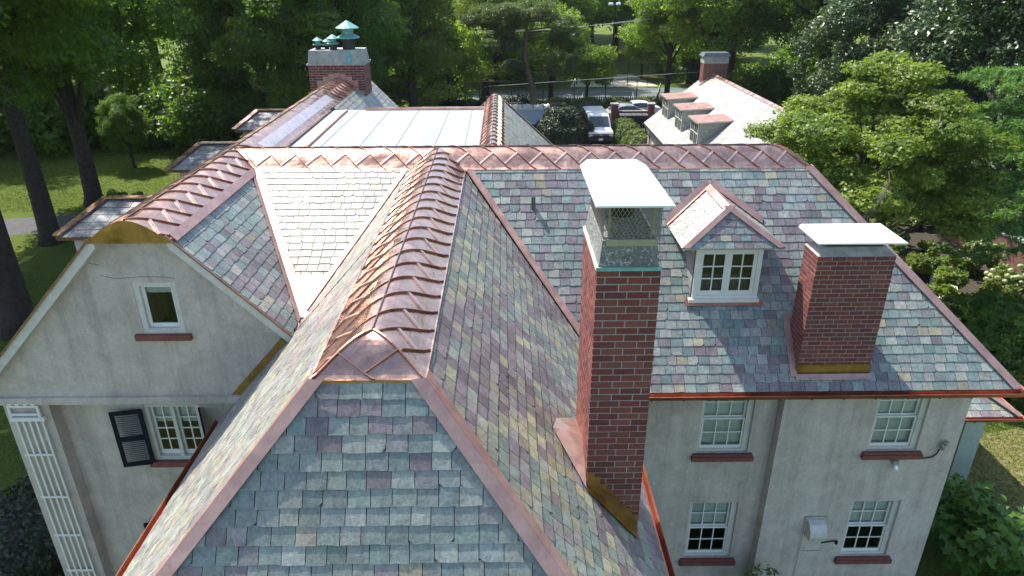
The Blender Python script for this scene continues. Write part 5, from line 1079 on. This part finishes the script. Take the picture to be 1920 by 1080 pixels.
# bins, gate pillars, fences, wires
for k in range(5):
    x = 11.35+k*.55; t = tag(empty('wheeled_bin', (x, 67.7, 0)), 'dark wheeled bin in the row before the brick wall', 'bin', 'bins lined up at the gate'); b = MB(); b.hexa([(x-.2, 67.5, .05), (x+.2, 67.5, .05), (x+.2, 68.0, .05), (x-.2, 68.0, .05)], [(x-.26, 67.4, 1.1), (x+.26, 67.4, 1.1), (x+.26, 68.15, 1.1), (x-.26, 68.15, 1.1)]); b.build('body', M_BLK, t); b = MB(); b.hexa([(x-.265, 67.36, 1.104), (x+.265, 67.36, 1.104), (x+.265, 68.2, 1.104), (x-.265, 68.2, 1.104)], [(x-.24, 67.42, 1.17), (x+.24, 67.42, 1.17), (x+.24, 68.2, 1.22), (x-.24, 68.2, 1.22)]); b.build('lid', plain('bin_lid', (.10, .12, .14), .4) if 'bin_lid' not in bpy.data.materials else bpy.data.materials['bin_lid'], t)
    b = MB(); b.tube([(x-.23, 68.1, .12), (x+.23, 68.1, .12)], .12, 10); b.build('wheel', M_TYR, t)
def brickbox(root, lo, hi, name, bl=.27, bh=.09, tan=0.0):
    b = MB(); b.box(lo, hi); core = b.build(name, M_MO, root); r = MB(); (x0, y0, z0), (x1, y1, z1) = lo, hi
    for f, L in (('f', x1-x0), ('l', y1-y0), ('r', y1-y0), ('b', x1-x0)):
        for c in range(int((z1-z0)/bh)):
            u = -bl*.5*(c % 2); za, zb = z0+c*bh, z0+(c+1)*bh-.012
            while u < L:
                a, e = max(0, u), min(L, u+bl-.012); u += bl
                if e-a < .03: continue
                col = tuple(v*random.uniform(.75, 1.5)+tan*t_ for v, t_ in zip(random.choice(BC), (.06, .07, .05))); p = random.uniform(.005, .012)
                if f == 'f': r.box((x0+a, y0-p, za), (x0+e, y0+.03, zb), col)
                elif f == 'b': r.box((x0+a, y1-.03, za), (x0+e, y1+p, zb), col)
                elif f == 'l': r.box((x0-p, y0+a, za), (x0+.03, y0+e, zb), col)
                else: r.box((x1-.03, y0+a, za), (x1+p, y0+e, zb), col)
    r.build('bricks', M_BR, core, kind='stuff'); return core
for x, lb in ((10.75, 'brick gate pillar at the left end of the bins'), (14.3, 'brick gate pillar at the cottage end of the bins')):
    t = tag(empty('gate_pillar', (x, 69, 0)), lb.replace('left end of the bins', 'silver car end of the bins'), 'pillar'); brickbox(t, (x-.3, 68.7, 0), (x+.3, 69.3, 1.9), 'shaft'); b = MB(); b.box((x-.38, 68.62, 1.9), (x+.38, 69.38, 2.02)); b.build('capstone', M_CO, t)
t = tag(empty('low_wall', (12.5, 69, 0)), 'low brick wall running between the gate pillars', 'wall'); brickbox(t, (11.07, 68.85, 0), (13.98, 69.15, 1.3), 'brickwork')
t = tag(empty('garden_wall', (27, 36.5, 0)), 'old brick garden wall with pale coping behind the hydrangeas', 'wall'); t.rotation_euler.z = math.radians(-78); t['_o'] = (0, 0, 0); t.location = (25.1, 36.6, 0); brickbox(t, (0, -.2, 0), (5.2, .2, 1.45), 'brickwork', .24, .08, 1.0)
for k in range(10): b = MB(); b.box((k*.52, -.26, 1.452), (k*.52+.51, .26, 1.53+.02*(k % 3))); b.build('coping_stone', M_CO, t)
t = tag(empty('picket_fence', (14, 76.6, 0)), 'weathered grey wooden picket fence along the tennis court', 'fence'); M_PKT = plain('weathered_wood', (.17, .15, .13), .9, var=.35)
for k in range(92): x = 5.0+k*.24; y = 76.3+.05*x; b = MB(); b.prism([(x-.075, y, .05), (x+.075, y, .05), (x+.075, y, 1.25), (x, y, 1.38+.03*random.random()), (x-.075, y, 1.25)], (0,.03,0)); b.build('picket', M_PKT, t)
for z in (.35, 1.05): b = MB(); b.bar((4.9, 76.3+.05*4.9+.05, z), (27, 76.3+.05*27+.05, z), .05, .1); b.build('rail', M_PKT, t)
t = tag(empty('court_fence', (9, 78.5, 0)), 'tall dark wire fence posts round the tennis court', 'fence')
pp = [(-6+k*3.4, 77.0+.045*(-6+k*3.4), 3.0) for k in range(11)]+[(16+k*2.6, 93.2+.1*k, 3.2) for k in range(7)]
for x, y, h in pp: b = MB(); b.tube([(x, y, 0), (x, y, h)], .045, 7); b.build('post', M_BLK, t)
for a, c in ((pp[0], pp[10]), (pp[11], pp[17])): b = MB(); b.tube([a, c], .03, 6); b.tube([(a[0], a[1], .1), (c[0], c[1], .1)], .02, 6); b.build('top_rail', M_BLK, t)
b = MB(); b.tube([(9.2, 77.4, 1.2), (11.8, 77.55, 1.2)], .03, 6); b.build('gate_rail', M_BLK, t)
t = tag(empty('tennis_net', (10, 84, 0)), 'white-taped tennis net across the court', 'net'); b = MB(); b.bar((17.2, 80.2, .95), (19.4, 89, .95), .03, .1); b.build('tape', M_WH, t); b = MB()
for k in range(26): f_ = k/25; b.bar((17.2+2.2*f_, 80.2+8.8*f_, .05), (17.2+2.2*f_, 80.2+8.8*f_, .92), .02, .012)
for k in range(9): b.bar((17.2, 80.2, .08+k*.1), (19.4, 89, .08+k*.1), .012, .012)
b.build('mesh', M_BLK, t)
for x, y in ((17.2, 80.1), (19.42, 89.1)): b = MB(); b.tube([(x, y, 0), (x, y, 1.05)], .05, 7); b.build('post', M_BLK, t)
M_CBL = plain('cable_grey', (.34, .36, .36), .6, bumpy=0)
for k in range(4):
    b = MB(); a, c = V((-22, 72+k*.3, 9.0+.14*k)), V((16.4+k*.55, 78.36, 9.35)); b.tube([a.lerp(c, i/14)-V((0,0,1.2*4*(i/14)*(1-i/14))) for i in range(15)], .013, 5); tag(b.build('overhead_wire', M_CBL, None, a), 'thin grey overhead wire crossing above the tennis court', 'wire', 'overhead wires at the court')
    b = MB(); a = V((60, 80+k*.3, 11.5)); b.tube([c.lerp(a, i/10)-V((0,0,.8*4*(i/10)*(1-i/10))) for i in range(11)], .013, 5); tag(b.build('overhead_wire', M_CBL, None, a), 'thin grey overhead wire crossing above the tennis court', 'wire', 'overhead wires at the court')
b = MB(); a, c = V((-2, 73.4, 3.0)), V((22, 74.5, 4.3)); b.tube([a.lerp(c, i/8) for i in range(9)], .025, 5); tag(b.build('service_cable', M_CBL, None, a), 'single pale cable crossing low in front of the court fence', 'wire')
for x, y, h in ((9.6, 95, 11.2), (14.5, 97, 9.6)):
    t = tag(empty('court_lamp', (x, y, 0)), 'court floodlight pair on a thin pole beyond the tennis court' if h > 10 else 'lower court floodlight pair on a thin pole by the patio', 'lamp'); b = MB(); b.tube([(x, y, 0), (x, y, h)], [.09, .06], 8); b.build('pole', M_BLK, t)
    for s in (-.6, .35): b = MB(); b.hexa([(x+s-.3, y-.25, h), (x+s+.3, y-.25, h), (x+s+.3, y+.2, h+.1), (x+s-.3, y+.2, h+.1)], [(x+s-.25, y-.2, h+.22), (x+s+.25, y-.2, h+.22), (x+s+.25, y+.15, h+.3), (x+s-.25, y+.15, h+.3)]); b.build('lamp_head', M_CAP, t)
    b = MB(); b.box((x-.7, y-.03, h-.1), (x+.5, y+.03, h-.02)); b.build('arm', M_BLK, t)
for k, (x, y) in enumerate(((12.2, 99), (13.4, 101))):
    t = tag(empty('lounge_chair', (x, y, 0)), 'white lounge chair on the pale patio', 'chair', 'loungers on the patio'); b = MB(); b.box((x-.35, y-.9, .32), (x+.35, y+.5, .40)); b.build('seat', M_WH, t); b = MB(); b.hexa([(x-.35, y+.5, .34), (x+.35, y+.5, .34), (x+.35, y+.56, .34), (x-.35, y+.56, .34)], [(x-.35, y+1.0, 1.0), (x+.35, y+1.0, 1.0), (x+.35, y+1.06, 1.0), (x-.35, y+1.06, 1.0)]); b.build('backrest', M_WH, t)
    for sx in (-.3, .3):
        for sy in (-.8, .4): b = MB(); b.tube([(x+sx, y+sy, 0), (x+sx, y+sy, .33)], .025, 6); b.build('leg', M_WH, t)
# ------------------------------------------------------------------ summer haze
hm = bpy.data.materials.new('haze'); hm.use_nodes = True; n = hm.node_tree; n.nodes.remove(n.nodes['Principled BSDF'])
pv = n.nodes.new('ShaderNodeVolumePrincipled'); pv.inputs['Color'].default_value = (.86, .93, 1, 1); pv.inputs['Density'].default_value = .00012; pv.inputs['Anisotropy'].default_value = .2
n.links.new(pv.outputs[0], n.nodes['Material Output'].inputs['Volume'])
b = MB(); b.box((-720, -320, -1), (720, 920, 60)); hz = b.build('haze', hm); hz['kind'] = 'stuff'
for o in bpy.data.objects:
    if '_o' in o: del o['_o']
